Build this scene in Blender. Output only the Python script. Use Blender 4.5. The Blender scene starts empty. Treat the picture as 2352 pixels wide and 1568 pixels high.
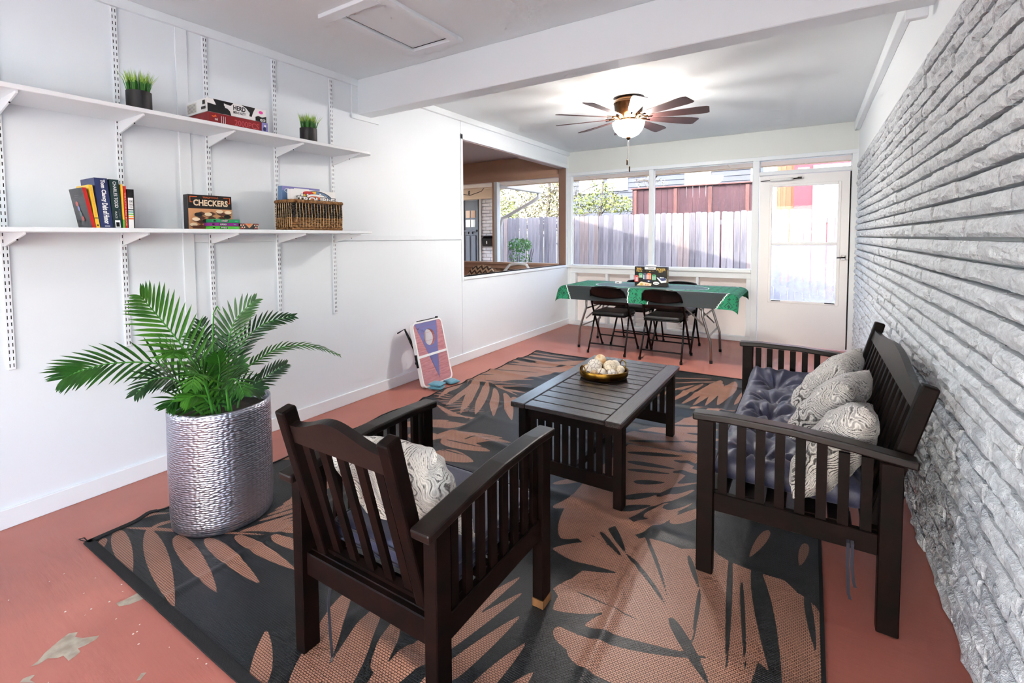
import bpy, bmesh, math, random
import numpy as np
from mathutils import Vector, Matrix

# ------------------------------------------------------------------ camera
W, H = 2352, 1568
FPX, PCX, PCY = 1102.217, 1157.284, 602.14
YAW, PITCH, ROLL = -0.568398, 0.0508168, 0.0062819
CAM = Vector((2.9776, 0.0, 1.27))
sc = bpy.context.scene
col = sc.collection
_f = Vector((math.sin(YAW) * math.cos(PITCH), math.cos(YAW) * math.cos(PITCH), -math.sin(PITCH)))
_r = Vector((math.cos(YAW), -math.sin(YAW), 0))
_d = _f.cross(_r)
_r2 = _r * math.cos(ROLL) + _d * math.sin(ROLL)
_d2 = _d * math.cos(ROLL) - _r * math.sin(ROLL)
cd = bpy.data.cameras.new('camera')
cam = bpy.data.objects.new('camera', cd)
col.objects.link(cam)
mw = Matrix.Identity(4)
for i in range(3):
    mw[i][0] = _r2[i]; mw[i][1] = -_d2[i]; mw[i][2] = -_f[i]; mw[i][3] = CAM[i]
cam.matrix_world = mw
cd.sensor_fit = 'HORIZONTAL'
cd.sensor_width = 36.0
cd.lens = 36.0 * FPX / W
cd.shift_x = (W / 2 - PCX) / W
cd.shift_y = (PCY - H / 2) / W
cd.clip_start = 0.02
sc.camera = cam

# ------------------------------------------------------------------ world, sun, exposure
SUN_EL, SUN_AZ = math.radians(39.5), math.radians(4)     # sun stands behind the camera, over the roof
world = bpy.data.worlds.new('world'); sc.world = world
world.use_nodes = True
wn = world.node_tree; wn.nodes.clear()
_o = wn.nodes.new('ShaderNodeOutputWorld'); _b = wn.nodes.new('ShaderNodeBackground'); _s = wn.nodes.new('ShaderNodeTexSky')
_s.sky_type = 'NISHITA'; _s.sun_disc = False; _s.sun_elevation = SUN_EL; _s.sun_rotation = math.pi
_s.dust_density = 2.0; _s.ozone_density = 1.0
_h = wn.nodes.new('ShaderNodeHueSaturation'); _h.inputs['Saturation'].default_value = 0.8
wn.links.new(_s.outputs[0], _h.inputs['Color']); wn.links.new(_h.outputs[0], _b.inputs[0])
_b.inputs[1].default_value = 0.5
wn.links.new(_b.outputs[0], _o.inputs[0])
sd = bpy.data.lights.new('sun', 'SUN'); sd.energy = 1.9; sd.angle = math.radians(0.6); sd.color = (1.0, 0.95, 0.87)
so = bpy.data.objects.new('sun', sd); col.objects.link(so)
so.location = (2, -12, 12)
_dir = Vector((math.sin(SUN_AZ) * math.cos(SUN_EL), math.cos(SUN_AZ) * math.cos(SUN_EL), -math.sin(SUN_EL)))
so.rotation_euler = _dir.to_track_quat('-Z', 'Y').to_euler()
sc.view_settings.view_transform = 'Standard'
sc.view_settings.look = 'None'
sc.view_settings.gamma = 1.0
sc.view_settings.use_curve_mapping = False
sc.view_settings.exposure = 2.32
sc.cycles.use_denoising = True
sc.cycles.max_bounces = 7
sc.cycles.diffuse_bounces = 5
sc.cycles.glossy_bounces = 3
sc.cycles.transparent_max_bounces = 8
sc.cycles.use_adaptive_sampling = True
sc.cycles.adaptive_threshold = 0.08
sc.cycles.adaptive_min_samples = 12
sc.cycles.caustics_reflective = False
sc.cycles.caustics_refractive = False
sc.cycles.sample_clamp_indirect = 6.0

R = random.Random(7)
# ------------------------------------------------------------------ materials
MAT = {}
def lin(r, g, b):
    f = lambda c: c / 12.92 if c <= 0.04045 else ((c + 0.055) / 1.055) ** 2.4
    return (f(r / 255), f(g / 255), f(b / 255), 1.0)

def newmat(name):
    m = bpy.data.materials.new(name); m.use_nodes = True
    nt = m.node_tree
    p = nt.nodes['Principled BSDF']
    MAT[name] = m
    return m, nt, p

def N(nt, t, **kw):
    n = nt.nodes.new(t)
    for k, v in kw.items():
        if k in n.inputs: n.inputs[k].default_value = v
        else: setattr(n, k, v)
    return n

def coords(nt, scale=(1, 1, 1), kind='Object', rot=(0, 0, 0)):
    tc = N(nt, 'ShaderNodeTexCoord'); mp = N(nt, 'ShaderNodeMapping')
    mp.inputs['Scale'].default_value = scale
    mp.inputs['Rotation'].default_value = rot
    nt.links.new(tc.outputs[kind], mp.inputs[0])
    return mp.outputs[0]

def pm(name, c, rough=0.5, metal=0.0, spec=0.5, c2=None, nscale=8, nst=(1, 1, 1), ramp=(0.35, 0.65), bump=None, coat=0, sheen=0, emit=None, detail=4, kind='Object'):
    m, nt, p = newmat(name)
    p.inputs['Base Color'].default_value = c
    p.inputs['Roughness'].default_value = rough
    p.inputs['Metallic'].default_value = metal
    p.inputs['Specular IOR Level'].default_value = spec
    p.inputs['Coat Weight'].default_value = coat
    p.inputs['Sheen Weight'].default_value = sheen
    if c2 is not None:
        v = coords(nt, nst, kind)
        t = N(nt, 'ShaderNodeTexNoise', Scale=nscale, Detail=detail)
        nt.links.new(v, t.inputs['Vector'])
        r = N(nt, 'ShaderNodeValToRGB')
        r.color_ramp.elements[0].position = ramp[0]; r.color_ramp.elements[0].color = c
        r.color_ramp.elements[1].position = ramp[1]; r.color_ramp.elements[1].color = c2
        nt.links.new(t.outputs[0], r.inputs[0]); nt.links.new(r.outputs[0], p.inputs['Base Color'])
    if bump:
        bs, st = bump[0], bump[1]
        v = coords(nt, bump[2] if len(bump) > 2 else (1, 1, 1), kind)
        t = N(nt, 'ShaderNodeTexNoise', Scale=bs, Detail=5)
        nt.links.new(v, t.inputs['Vector'])
        b = N(nt, 'ShaderNodeBump', Strength=st, Distance=0.01)
        nt.links.new(t.outputs[0], b.inputs['Height']); nt.links.new(b.outputs[0], p.inputs['Normal'])
    if emit:
        p.inputs['Emission Color'].default_value = emit[0]; p.inputs['Emission Strength'].default_value = emit[1]
    return m

# paint, plaster
pm('wall_paint', lin(230, 236, 240), 0.5, bump=(7, 0.07, (1, 4, 0.9)))
pm('trim_paint', lin(232, 238, 241), 0.4, bump=(30, 0.05))
pm('ceiling_paint', lin(232, 238, 240), 0.7, bump=(40, 0.08))
pm('shelf_paint', lin(234, 239, 242), 0.35)
pm('tan_paint', lin(204, 168, 144), 0.55, bump=(30, 0.1))
pm('tan_dark', lin(150, 120, 104), 0.6)
pm('adj_ceiling', lin(196, 176, 172), 0.6)
pm('header_paint', lin(222, 226, 222), 0.6, bump=(30, 0.06))
pm('cavity_paint', lin(240, 232, 228), 0.6)
pm('soffit_paint', lin(250, 226, 202), 0.6)
pm('gap_dark', lin(20, 20, 20), 0.9)
pm('slot_black', lin(10, 10, 11), 0.9)

def floor_mat():
    m, nt, p = newmat('floor_paint')
    v = coords(nt, kind='Object')
    t1 = N(nt, 'ShaderNodeTexNoise', Scale=1.3, Detail=4); nt.links.new(v, t1.inputs['Vector'])
    r1 = N(nt, 'ShaderNodeValToRGB')
    r1.color_ramp.elements[0].position = 0.3; r1.color_ramp.elements[0].color = lin(164, 96, 83)
    r1.color_ramp.elements[1].position = 0.7; r1.color_ramp.elements[1].color = lin(188, 117, 102)
    nt.links.new(t1.outputs[0], r1.inputs[0])
    # scuffs, stretched along the boards of the float marks
    v2 = coords(nt, (3, 26, 1), rot=(0, 0, 0.5))
    t2 = N(nt, 'ShaderNodeTexNoise', Scale=2.0, Detail=6, Roughness=0.65); nt.links.new(v2, t2.inputs['Vector'])
    r2 = N(nt, 'ShaderNodeValToRGB')
    r2.color_ramp.elements[0].position = 0.62; r2.color_ramp.elements[0].color = (0, 0, 0, 1)
    r2.color_ramp.elements[1].position = 0.8; r2.color_ramp.elements[1].color = (1, 1, 1, 1)
    nt.links.new(t2.outputs[0], r2.inputs[0])
    mx = N(nt, 'ShaderNodeMix'); mx.data_type = 'RGBA'
    mx.inputs[7].default_value = lin(140, 80, 70)
    ml = N(nt, 'ShaderNodeMath', operation='MULTIPLY'); ml.inputs[1].default_value = 0.45
    nt.links.new(r2.outputs[0], ml.inputs[0]); nt.links.new(ml.outputs[0], mx.inputs[0]); nt.links.new(r1.outputs[0], mx.inputs[6])
    nt.links.new(mx.outputs[2], p.inputs['Base Color'])
    b = N(nt, 'ShaderNodeBump', Strength=0.25, Distance=0.004); nt.links.new(t2.outputs[0], b.inputs['Height']); nt.links.new(b.outputs[0], p.inputs['Normal'])
    p.inputs['Roughness'].default_value = 0.38
    return m
floor_mat()
pm('bare_concrete', lin(176, 168, 152), 0.8, c2=lin(150, 140, 124), nscale=30)
pm('paint_chip', lin(225, 215, 205), 0.8)

def brick_mat():
    m, nt, p = newmat('brick_paint')
    v = coords(nt, (1, 1, 1), 'Object')
    oi = N(nt, 'ShaderNodeObjectInfo')
    ad = N(nt, 'ShaderNodeVectorMath', operation='ADD'); nt.links.new(v, ad.inputs[0]); nt.links.new(oi.outputs['Location'], ad.inputs[1])
    t = N(nt, 'ShaderNodeTexNoise', Scale=60, Detail=4, Roughness=0.7); nt.links.new(ad.outputs[0], t.inputs['Vector'])
    b = N(nt, 'ShaderNodeBump', Strength=1.0, Distance=0.014); nt.links.new(t.outputs[0], b.inputs['Height']); nt.links.new(b.outputs[0], p.inputs['Normal'])
    r = N(nt, 'ShaderNodeValToRGB')
    r.color_ramp.elements[0].position = 0.3; r.color_ramp.elements[0].color = lin(188, 194, 199)
    r.color_ramp.elements[1].position = 0.6; r.color_ramp.elements[1].color = lin(222, 228, 232)
    nt.links.new(t.outputs[0], r.inputs[0]); nt.links.new(r.outputs[0], p.inputs['Base Color'])
    p.inputs['Roughness'].default_value = 0.6
brick_mat()
pm('mortar_paint', lin(206, 208, 210), 0.7, bump=(60, 0.3))

# woods
def wood(name, c1, c2, rough, scale=(60, 6, 60), coat=0.0, bumpst=0.15, spec=0.5):
    m, nt, p = newmat(name)
    v = coords(nt, scale)
    t = N(nt, 'ShaderNodeTexNoise', Scale=1.0, Detail=5, Roughness=0.6); nt.links.new(v, t.inputs['Vector'])
    r = N(nt, 'ShaderNodeValToRGB')
    r.color_ramp.elements[0].position = 0.35; r.color_ramp.elements[0].color = c1
    r.color_ramp.elements[1].position = 0.68; r.color_ramp.elements[1].color = c2
    nt.links.new(t.outputs[0], r.inputs[0]); nt.links.new(r.outputs[0], p.inputs['Base Color'])
    b = N(nt, 'ShaderNodeBump', Strength=bumpst, Distance=0.004); nt.links.new(t.outputs[0], b.inputs['Height']); nt.links.new(b.outputs[0], p.inputs['Normal'])
    p.inputs['Roughness'].default_value = rough
    p.inputs['Coat Weight'].default_value = coat
    p.inputs['Specular IOR Level'].default_value = spec
    return m
wood('dark_wood', lin(7, 4, 3), lin(23, 10, 7), 0.5, (18, 18, 18), spec=0.11)
wood('dark_wood_sheen', lin(10, 7, 6), lin(28, 17, 13), 0.36, (14, 14, 14), spec=0.36)
wood('dark_wood_x', lin(22, 19, 19), lin(58, 49, 47), 0.25, (5, 60, 60), bumpst=0.35, spec=0.8)
wood('dark_wood_y', lin(22, 19, 19), lin(58, 49, 47), 0.25, (60, 5, 60), bumpst=0.35, spec=0.8)
wood('worn_wood', lin(110, 74, 40), lin(150, 104, 60), 0.6, (30, 30, 8))
wood('picket_wood', lin(96, 93, 100), lin(132, 128, 135), 0.8, (14, 14, 1.2))
wood('picket_wood_dark', lin(76, 74, 82), lin(110, 107, 116), 0.8, (14, 14, 1.2))
wood('picket_wood_warm', lin(102, 90, 90), lin(132, 121, 121), 0.8, (14, 14, 1.2))
wood('red_fence_wood', lin(46, 24, 32), lin(64, 36, 42), 0.8, (10, 10, 1.2))
wood('red_fence_post', lin(70, 42, 40), lin(90, 56, 52), 0.8, (10, 10, 1.2))

# fabrics
def fabric(name, c1, c2, rough=0.85, scale=300, st=0.3, sheen=0.3, wr=None):
    m, nt, p = newmat(name)
    v = coords(nt)
    t = N(nt, 'ShaderNodeTexNoise', Scale=scale, Detail=2); nt.links.new(v, t.inputs['Vector'])
    r = N(nt, 'ShaderNodeValToRGB')
    r.color_ramp.elements[0].position = 0.3; r.color_ramp.elements[0].color = c1
    r.color_ramp.elements[1].position = 0.7; r.color_ramp.elements[1].color = c2
    nt.links.new(t.outputs[0], r.inputs[0]); nt.links.new(r.outputs[0], p.inputs['Base Color'])
    b = N(nt, 'ShaderNodeBump', Strength=st, Distance=0.002); nt.links.new(t.outputs[0], b.inputs['Height'])
    nt.links.new(b.outputs[0], p.inputs['Normal'])
    p.inputs['Roughness'].default_value = rough; p.inputs['Sheen Weight'].default_value = sheen
    return m
fabric('navy_fabric', lin(40, 42, 66), lin(54, 56, 82), 0.5, 220, 0.12, 0.15)
fabric('navy_piping', lin(26, 27, 46), lin(32, 34, 54), 0.7)
fabric('teal_fabric', lin(70, 130, 150), lin(96, 154, 172), 0.8, 200)
fabric('black_ribbon', lin(16, 18, 34), lin(22, 24, 44), 0.7)

def paisley(name, dark, mid, light, seed):
    m, nt, p = newmat(name)
    v = coords(nt, (1, 1, 1), 'Object')
    n1 = N(nt, 'ShaderNodeTexNoise', Scale=7.0, Detail=2); nt.links.new(v, n1.inputs['Vector'])
    n1.noise_dimensions = '4D'; n1.inputs['W'].default_value = seed
    vm = N(nt, 'ShaderNodeVectorMath', operation='SCALE'); vm.inputs['Scale'].default_value = 0.2
    nt.links.new(n1.outputs['Color'], vm.inputs[0])
    ad = N(nt, 'ShaderNodeVectorMath', operation='ADD'); nt.links.new(v, ad.inputs[0]); nt.links.new(vm.outputs[0], ad.inputs[1])
    w = N(nt, 'ShaderNodeTexWave', Scale=30.0, Distortion=2.2, Detail=2.0); w.wave_type = 'RINGS'; w.rings_direction = 'SPHERICAL'
    nt.links.new(ad.outputs[0], w.inputs['Vector'])
    vo = N(nt, 'ShaderNodeTexVoronoi', Scale=170); nt.links.new(ad.outputs[0], vo.inputs['Vector'])
    n2 = N(nt, 'ShaderNodeTexNoise', Scale=11.0, Detail=2); nt.links.new(v, n2.inputs['Vector'])
    mul = N(nt, 'ShaderNodeMath', operation='MULTIPLY_ADD'); mul.inputs[1].default_value = 0.55
    nt.links.new(vo.outputs[0], mul.inputs[0]); nt.links.new(w.outputs[0], mul.inputs[2])
    m2 = N(nt, 'ShaderNodeMath', operation='MULTIPLY_ADD'); m2.inputs[1].default_value = 1.1; 
    nt.links.new(n2.outputs[0], m2.inputs[0]); nt.links.new(mul.outputs[0], m2.inputs[2])
    r = N(nt, 'ShaderNodeValToRGB'); e = r.color_ramp.elements
    e[0].position = 0.40; e[0].color = dark
    e[1].position = 0.54; e[1].color = mid
    x = e.new(0.72); x.color = light
    x = e.new(0.95); x.color = mid
    s = N(nt, 'ShaderNodeMath', operation='MULTIPLY'); s.inputs[1].default_value = 0.52
    nt.links.new(m2.outputs[0], s.inputs[0])
    nt.links.new(s.outputs[0], r.inputs[0]); nt.links.new(r.outputs[0], p.inputs['Base Color'])
    b = N(nt, 'ShaderNodeBump', Strength=0.25, Distance=0.003); nt.links.new(w.outputs[0], b.inputs['Height']); nt.links.new(b.outputs[0], p.inputs['Normal'])
    p.inputs['Roughness'].default_value = 0.9; p.inputs['Sheen Weight'].default_value = 0.2
paisley('paisley_dark', lin(62, 58, 56), lin(150, 146, 142), lin(218, 214, 206), 1.0)
paisley('paisley_light', lin(96, 92, 86), lin(196, 192, 182), lin(236, 232, 222), 4.0)

# metals, plastics
pm('black_metal', lin(8, 8, 9), 0.25, spec=0.4)
pm('black_vinyl', lin(16, 16, 17), 0.42, bump=(200, 0.1))
pm('grey_metal', lin(150, 148, 145), 0.3, metal=0.9)
pm('rubber', lin(12, 12, 12), 0.8)
pm('bronze', lin(58, 38, 20), 0.25, metal=0.85)
pm('blade_wood', lin(62, 38, 36), 0.45)
pm('brass', lin(150, 112, 44), 0.32, metal=1.0, c2=lin(96, 66, 24), nscale=14)
pm('white_plastic', lin(236, 236, 236), 0.35)
pm('white_metal', lin(240, 240, 240), 0.3)
pm('steel_dark', lin(46, 47, 50), 0.3, metal=0.8)
pm('pot_black', lin(22, 22, 24), 0.5)
pm('chrome', lin(200, 200, 205), 0.12, metal=1.0)

def planter_mat():
    m, nt, p = newmat('hammered_silver')
    tc = N(nt, 'ShaderNodeTexCoord')
    mp = N(nt, 'ShaderNodeMapping'); mp.inputs['Scale'].default_value = (64, 58, 1)
    nt.links.new(tc.outputs['UV'], mp.inputs[0])
    vo = N(nt, 'ShaderNodeTexVoronoi', Scale=1.0, Randomness=0.55); vo.feature = 'SMOOTH_F1'
    vo.voronoi_dimensions = '2D'; vo.inputs['Smoothness'].default_value = 0.35
    nt.links.new(mp.outputs[0], vo.inputs['Vector'])
    b = N(nt, 'ShaderNodeBump', Strength=0.55, Distance=0.006); b.invert = True
    nt.links.new(vo.outputs[0], b.inputs['Height']); nt.links.new(b.outputs[0], p.inputs['Normal'])
    p.inputs['Base Color'].default_value = lin(172, 174, 186); p.inputs['Metallic'].default_value = 0.95; p.inputs['Roughness'].default_value = 0.34
planter_mat()

def glass(name, tint=(1, 1, 1, 1), gloss=0.5, haze=0.0, hazecol=(0.9, 0.9, 0.92, 1)):
    m = bpy.data.materials.new(name); m.use_nodes = True; nt = m.node_tree; nt.nodes.clear(); MAT[name] = m
    o = N(nt, 'ShaderNodeOutputMaterial'); t = N(nt, 'ShaderNodeBsdfTransparent'); t.inputs[0].default_value = tint
    g = N(nt, 'ShaderNodeBsdfGlossy'); g.inputs['Roughness'].default_value = 0.02
    f = N(nt, 'ShaderNodeFresnel', IOR=1.45)
    ml = N(nt, 'ShaderNodeMath', operation='MULTIPLY'); ml.inputs[1].default_value = gloss
    nt.links.new(f.outputs[0], ml.inputs[0])
    mx = N(nt, 'ShaderNodeMixShader'); nt.links.new(ml.outputs[0], mx.inputs[0]); nt.links.new(t.outputs[0], mx.inputs[1]); nt.links.new(g.outputs[0], mx.inputs[2])
    last = mx.outputs[0]
    if haze > 0:      # dust film on the pane
        d = N(nt, 'ShaderNodeBsdfTranslucent'); d.inputs[0].default_value = hazecol
        v = coords(nt, (1, 1, 1)); tn = N(nt, 'ShaderNodeTexNoise', Scale=5, Detail=6); nt.links.new(v, tn.inputs['Vector'])
        r = N(nt, 'ShaderNodeMapRange'); r.inputs[1].default_value = 0.3; r.inputs[2].default_value = 0.8; r.inputs[3].default_value = haze * 0.3; r.inputs[4].default_value = haze
        nt.links.new(tn.outputs[0], r.inputs[0])
        m2 = N(nt, 'ShaderNodeMixShader'); nt.links.new(r.outputs[0], m2.inputs[0]); nt.links.new(last, m2.inputs[1]); nt.links.new(d.outputs[0], m2.inputs[2])
        last = m2.outputs[0]
    nt.links.new(last, o.inputs[0])
    return m
glass('window_glass', (0.97, 0.98, 0.98, 1), 0.28)
glass('dusty_glass', (0.95, 0.96, 0.97, 1), 0.28, haze=0.45)

# ------------------------------------------------------------------ mesh helpers
ORIG = {}
class G:
    """collects faces; build() links them as one mesh object (world coordinates in)"""
    def __init__(s):
        s.v, s.f, s.m, s.mats = [], [], [], []
        s.cur = 0; s.uv = None
    def mat(s, name):
        if name not in s.mats: s.mats.append(name)
        s.cur = s.mats.index(name); return s
    def add(s, vs, fs):
        b = len(s.v); s.v += [tuple(p) for p in vs]
        for f in fs: s.f.append(tuple(b + i for i in f)); s.m.append(s.cur)
        return s
    def box(s, x0, x1, y0, y1, z0, z1):
        vs = [(x0, y0, z0), (x1, y0, z0), (x1, y1, z0), (x0, y1, z0), (x0, y0, z1), (x1, y0, z1), (x1, y1, z1), (x0, y1, z1)]
        return s.add(vs, [(0, 3, 2, 1), (4, 5, 6, 7), (0, 1, 5, 4), (1, 2, 6, 5), (2, 3, 7, 6), (3, 0, 4, 7)])
    def obox(s, c, X, Y, Z):
        c, X, Y, Z = Vector(c), Vector(X), Vector(Y), Vector(Z)
        vs = [c + a * X + b * Y + d * Z for d in (-.5, .5) for a, b in ((-.5, -.5), (.5, -.5), (.5, .5), (-.5, .5))]
        return s.add(vs, [(0, 3, 2, 1), (4, 5, 6, 7), (0, 1, 5, 4), (1, 2, 6, 5), (2, 3, 7, 6), (3, 0, 4, 7)])
    def bar(s, p0, p1, w, t, side=(1, 0, 0)):
        p0, p1 = Vector(p0), Vector(p1); d = p1 - p0
        sv = Vector(side); sv = (sv - d.normalized() * sv.dot(d.normalized())).normalized()
        n = d.normalized().cross(sv)
        return s.obox((p0 + p1) / 2, sv * w, n * t, d)
    def strip(s, pts, w, t, side):
        """a bar of section w x t along a polyline, side = width direction"""
        sv = Vector(side).normalized(); P = [Vector(p) for p in pts]; vs = []
        for i, p in enumerate(P):
            d = (P[min(i + 1, len(P) - 1)] - P[max(i - 1, 0)]).normalized(); n = d.cross(sv).normalized()
            for a, b in ((-.5, -.5), (.5, -.5), (.5, .5), (-.5, .5)): vs.append(p + sv * a * w + n * b * t)
        fs = [(0, 1, 2, 3)]; k = 4 * (len(P) - 1); fs.append((k + 3, k + 2, k + 1, k))
        for i in range(len(P) - 1):
            for j in range(4): a = 4 * i + j; b = 4 * i + (j + 1) % 4; fs.append((a, a + 4, b + 4, b))
        return s.add(vs, fs)
    def tube(s, pts, r, n=8, closed=False, cap=True):
        P = [Vector(p) for p in pts]; L = len(P); rr = r if isinstance(r, (list, tuple)) else [r] * L
        vs, fs = [], []
        up = None
        for i in range(L):
            a = P[(i - 1) % L] if closed or i > 0 else P[i]; b = P[(i + 1) % L] if closed or i < L - 1 else P[i]
            d = (b - a).normalized()
            if up is None:
                up = Vector((0, 0, 1)) if abs(d.z) < 0.9 else Vector((1, 0, 0))
            x = (up - d * up.dot(d)).normalized(); up = x; y = d.cross(x)
            for k in range(n):
                t = 2 * math.pi * k / n; vs.append(P[i] + (x * math.cos(t) + y * math.sin(t)) * rr[i])
        for i in range(L if closed else L - 1):
            j = (i + 1) % L
            for k in range(n): fs.append((i * n + k, i * n + (k + 1) % n, j * n + (k + 1) % n, j * n + k))
        if not closed and cap:
            fs.append(tuple(range(n - 1, -1, -1))); fs.append(tuple((L - 1) * n + k for k in range(n)))
        return s.add(vs, fs)
    def lathe(s, prof, c=(0, 0, 0), n=32, capb=True, capt=True):
        c = Vector(c); vs, fs = [], []
        for r, z in prof:
            for k in range(n): t = 2 * math.pi * k / n; vs.append((c.x + r * math.cos(t), c.y + r * math.sin(t), c.z + z))
        for i in range(len(prof) - 1):
            for k in range(n): fs.append((i * n + k, i * n + (k + 1) % n, (i + 1) * n + (k + 1) % n, (i + 1) * n + k))
        if capb: fs.append(tuple(range(n - 1, -1, -1)))
        if capt: fs.append(tuple((len(prof) - 1) * n + k for k in range(n)))
        return s.add(vs, fs)
    def grid(s, fn, nu, nv):
        vs = [fn(i / nu, j / nv) for j in range(nv + 1) for i in range(nu + 1)]
        fs = [(j * (nu + 1) + i, j * (nu + 1) + i + 1, (j + 1) * (nu + 1) + i + 1, (j + 1) * (nu + 1) + i) for j in range(nv) for i in range(nu)]
        return s.add(vs, fs)
    def prism(s, poly, n):
        """poly: list of 3-D points (one plane), n: extrusion vector"""
        P = [Vector(p) for p in poly]; n = Vector(n); L = len(P)
        vs = P + [p + n for p in P]
        fs = [tuple(range(L - 1, -1, -1)), tuple(L + i for i in range(L))] + [(i, (i + 1) % L, L + (i + 1) % L, L + i) for i in range(L)]
        return s.add(vs, fs)
    def ball(s, c, r, nu=16, nv=10, sq=(1, 1, 1)):
        c = Vector(c)
        return s.grid(lambda u, v: (c.x + r * sq[0] * math.sin(math.pi * v) * math.cos(2 * math.pi * u), c.y + r * sq[1] * math.sin(math.pi * v) * math.sin(2 * math.pi * u), c.z - r * sq[2] * math.cos(math.pi * v)), nu, nv)
    def build(s, name, mat=None, parent=None, smooth=False, bevel=0.0, origin=None, local=False, seg=1, label=None, cat=None, group=None, kind=None, weld=False):
        v = np.array(s.v, dtype=float)
        if local: o = Vector((0, 0, 0))
        elif parent is not None: o = ORIG[parent.name]
        elif origin is not None: o = Vector(origin)
        else:
            a, b = v.min(0), v.max(0); o = Vector(((a[0] + b[0]) / 2, (a[1] + b[1]) / 2, a[2]))
        me = bpy.data.meshes.new(name)
        me.from_pydata([tuple(p) for p in (v - np.array(o))], [], s.f)
        names = s.mats if s.mats else [mat]
        for nme in names: me.materials.append(MAT[nme])
        if len(names) > 1: me.polygons.foreach_set('material_index', s.m)
        bm = bmesh.new(); bm.from_mesh(me)
        if weld: bmesh.ops.remove_doubles(bm, verts=bm.verts, dist=1e-5)
        bmesh.ops.recalc_face_normals(bm, faces=bm.faces)
        if bevel > 0:
            es = [e for e in bm.edges if len(e.link_faces) == 2 and e.calc_face_angle(0) > 0.6]
            bmesh.ops.bevel(bm, geom=es, offset=bevel, segments=seg, affect='EDGES', profile=0.5)
        bm.to_mesh(me); bm.free()
        if smooth: me.polygons.foreach_set('use_smooth', [True] * len(me.polygons))
        ob = bpy.data.objects.new(name, me); col.objects.link(ob)
        if parent is not None: ob.parent = parent; ORIG[ob.name] = o
        else:
            if not local: ob.location = o
            ORIG[ob.name] = o
        return tag(ob, label, cat, group, kind)

def tag(o, label=None, cat=None, group=None, kind=None):
    if label: o['label'] = label
    if cat: o['category'] = cat
    if group: o['group'] = group
    if kind: o['kind'] = kind
    return o
def thing(name, loc, label, cat, group=None, kind=None, rz=0.0):
    o = bpy.data.objects.new(name, None); col.objects.link(o)
    o.location = loc; o.rotation_euler = (0, 0, rz); o.empty_display_size = 0.1
    ORIG[o.name] = Vector(loc)
    return tag(o, label, cat, group, kind)
def dup(root, loc, rz=0.0, label=None):
    c = root.copy(); col.objects.link(c); c.location = loc; c.rotation_euler = (0, 0, rz)
    if label: c['label'] = label
    ORIG[c.name] = Vector(loc)
    for ch in list(root.children):
        k = ch.copy(); col.objects.link(k); k.parent = c
        for g in list(ch.children):
            q = g.copy(); col.objects.link(q); q.parent = k
    return c
def smooth_by_angle(ob, ang=0.7):
    me = ob.data
    bm = bmesh.new(); bm.from_mesh(me)
    for e in bm.edges:
        e.smooth = not (len(e.link_faces) == 2 and e.calc_face_angle(0) > ang)
    for f in bm.faces: f.smooth = True
    bm.to_mesh(me); bm.free()
    return ob
def struct(name, g, mat=None, **k): return g.build(name, mat, kind='structure', **k)

def text_polys(txt, bold=0.0, extr=0.0):
    cu = bpy.data.curves.new('tmp', 'FONT'); cu.body = txt; cu.size = 1.0; cu.align_x = 'LEFT'; cu.offset = bold; cu.resolution_u = 3
    ob = bpy.data.objects.new('tmp', cu); col.objects.link(ob)
    dg = bpy.context.evaluated_depsgraph_get(); dg.update()
    me = bpy.data.meshes.new_from_object(ob.evaluated_get(dg))
    vs = [tuple(v.co) for v in me.vertices]; fs = [tuple(p.vertices) for p in me.polygons]
    bpy.data.objects.remove(ob); bpy.data.curves.remove(cu); bpy.data.meshes.remove(me)
    return vs, fs

class Face:
    """flat print on a rectangle: O = lower left corner, U and V = full edge vectors"""
    def __init__(s, O, U, V, lift=0.0004):
        s.O, s.U, s.V = Vector(O), Vector(U), Vector(V)
        s.n = s.U.cross(s.V).normalized(); s.g = G(); s.k = 1; s.lift = lift
    def P(s, u, v): return s.O + s.U * u + s.V * v + s.n * (s.lift * s.k)
    def poly(s, mat, pts):
        s.g.mat(mat); s.g.add([s.P(*p) for p in pts], [tuple(range(len(pts)))]); s.k += 1; return s
    def rect(s, mat, u0, v0, u1, v1): return s.poly(mat, [(u0, v0), (u1, v0), (u1, v1), (u0, v1)])
    def ell(s, mat, u, v, a, b, n=18, rot=0):
        cr, sr = math.cos(rot), math.sin(rot)
        pts = []
        for i in range(n):
            t = 2 * math.pi * i / n; x, y = a * math.cos(t), b * math.sin(t); pts.append((u + x * cr - y * sr, v + x * sr + y * cr))
        return s.poly(mat, pts)
    def text(s, mat, txt, u0, v0, u1, v1, bold=0.02, rot=0):
        vs, fs = text_polys(txt, bold)
        if not vs: return s
        xs = [p[0] for p in vs]; ys = [p[1] for p in vs]; a, b, c, d = min(xs), max(xs), min(ys), max(ys)
        s.g.mat(mat); out = []
        for p in vs:
            x, y = (p[0] - a) / (b - a), (p[1] - c) / (d - c)
            if rot == -90: x, y = y, 1 - x
            elif rot == 90: x, y = 1 - y, x
            out.append(s.P(u0 + (u1 - u0) * x, v0 + (v1 - v0) * y))
        s.g.add(out, fs); s.k += 1; return s
    def build(s, parent, name='print'): return s.g.build(name, None, parent)
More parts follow.
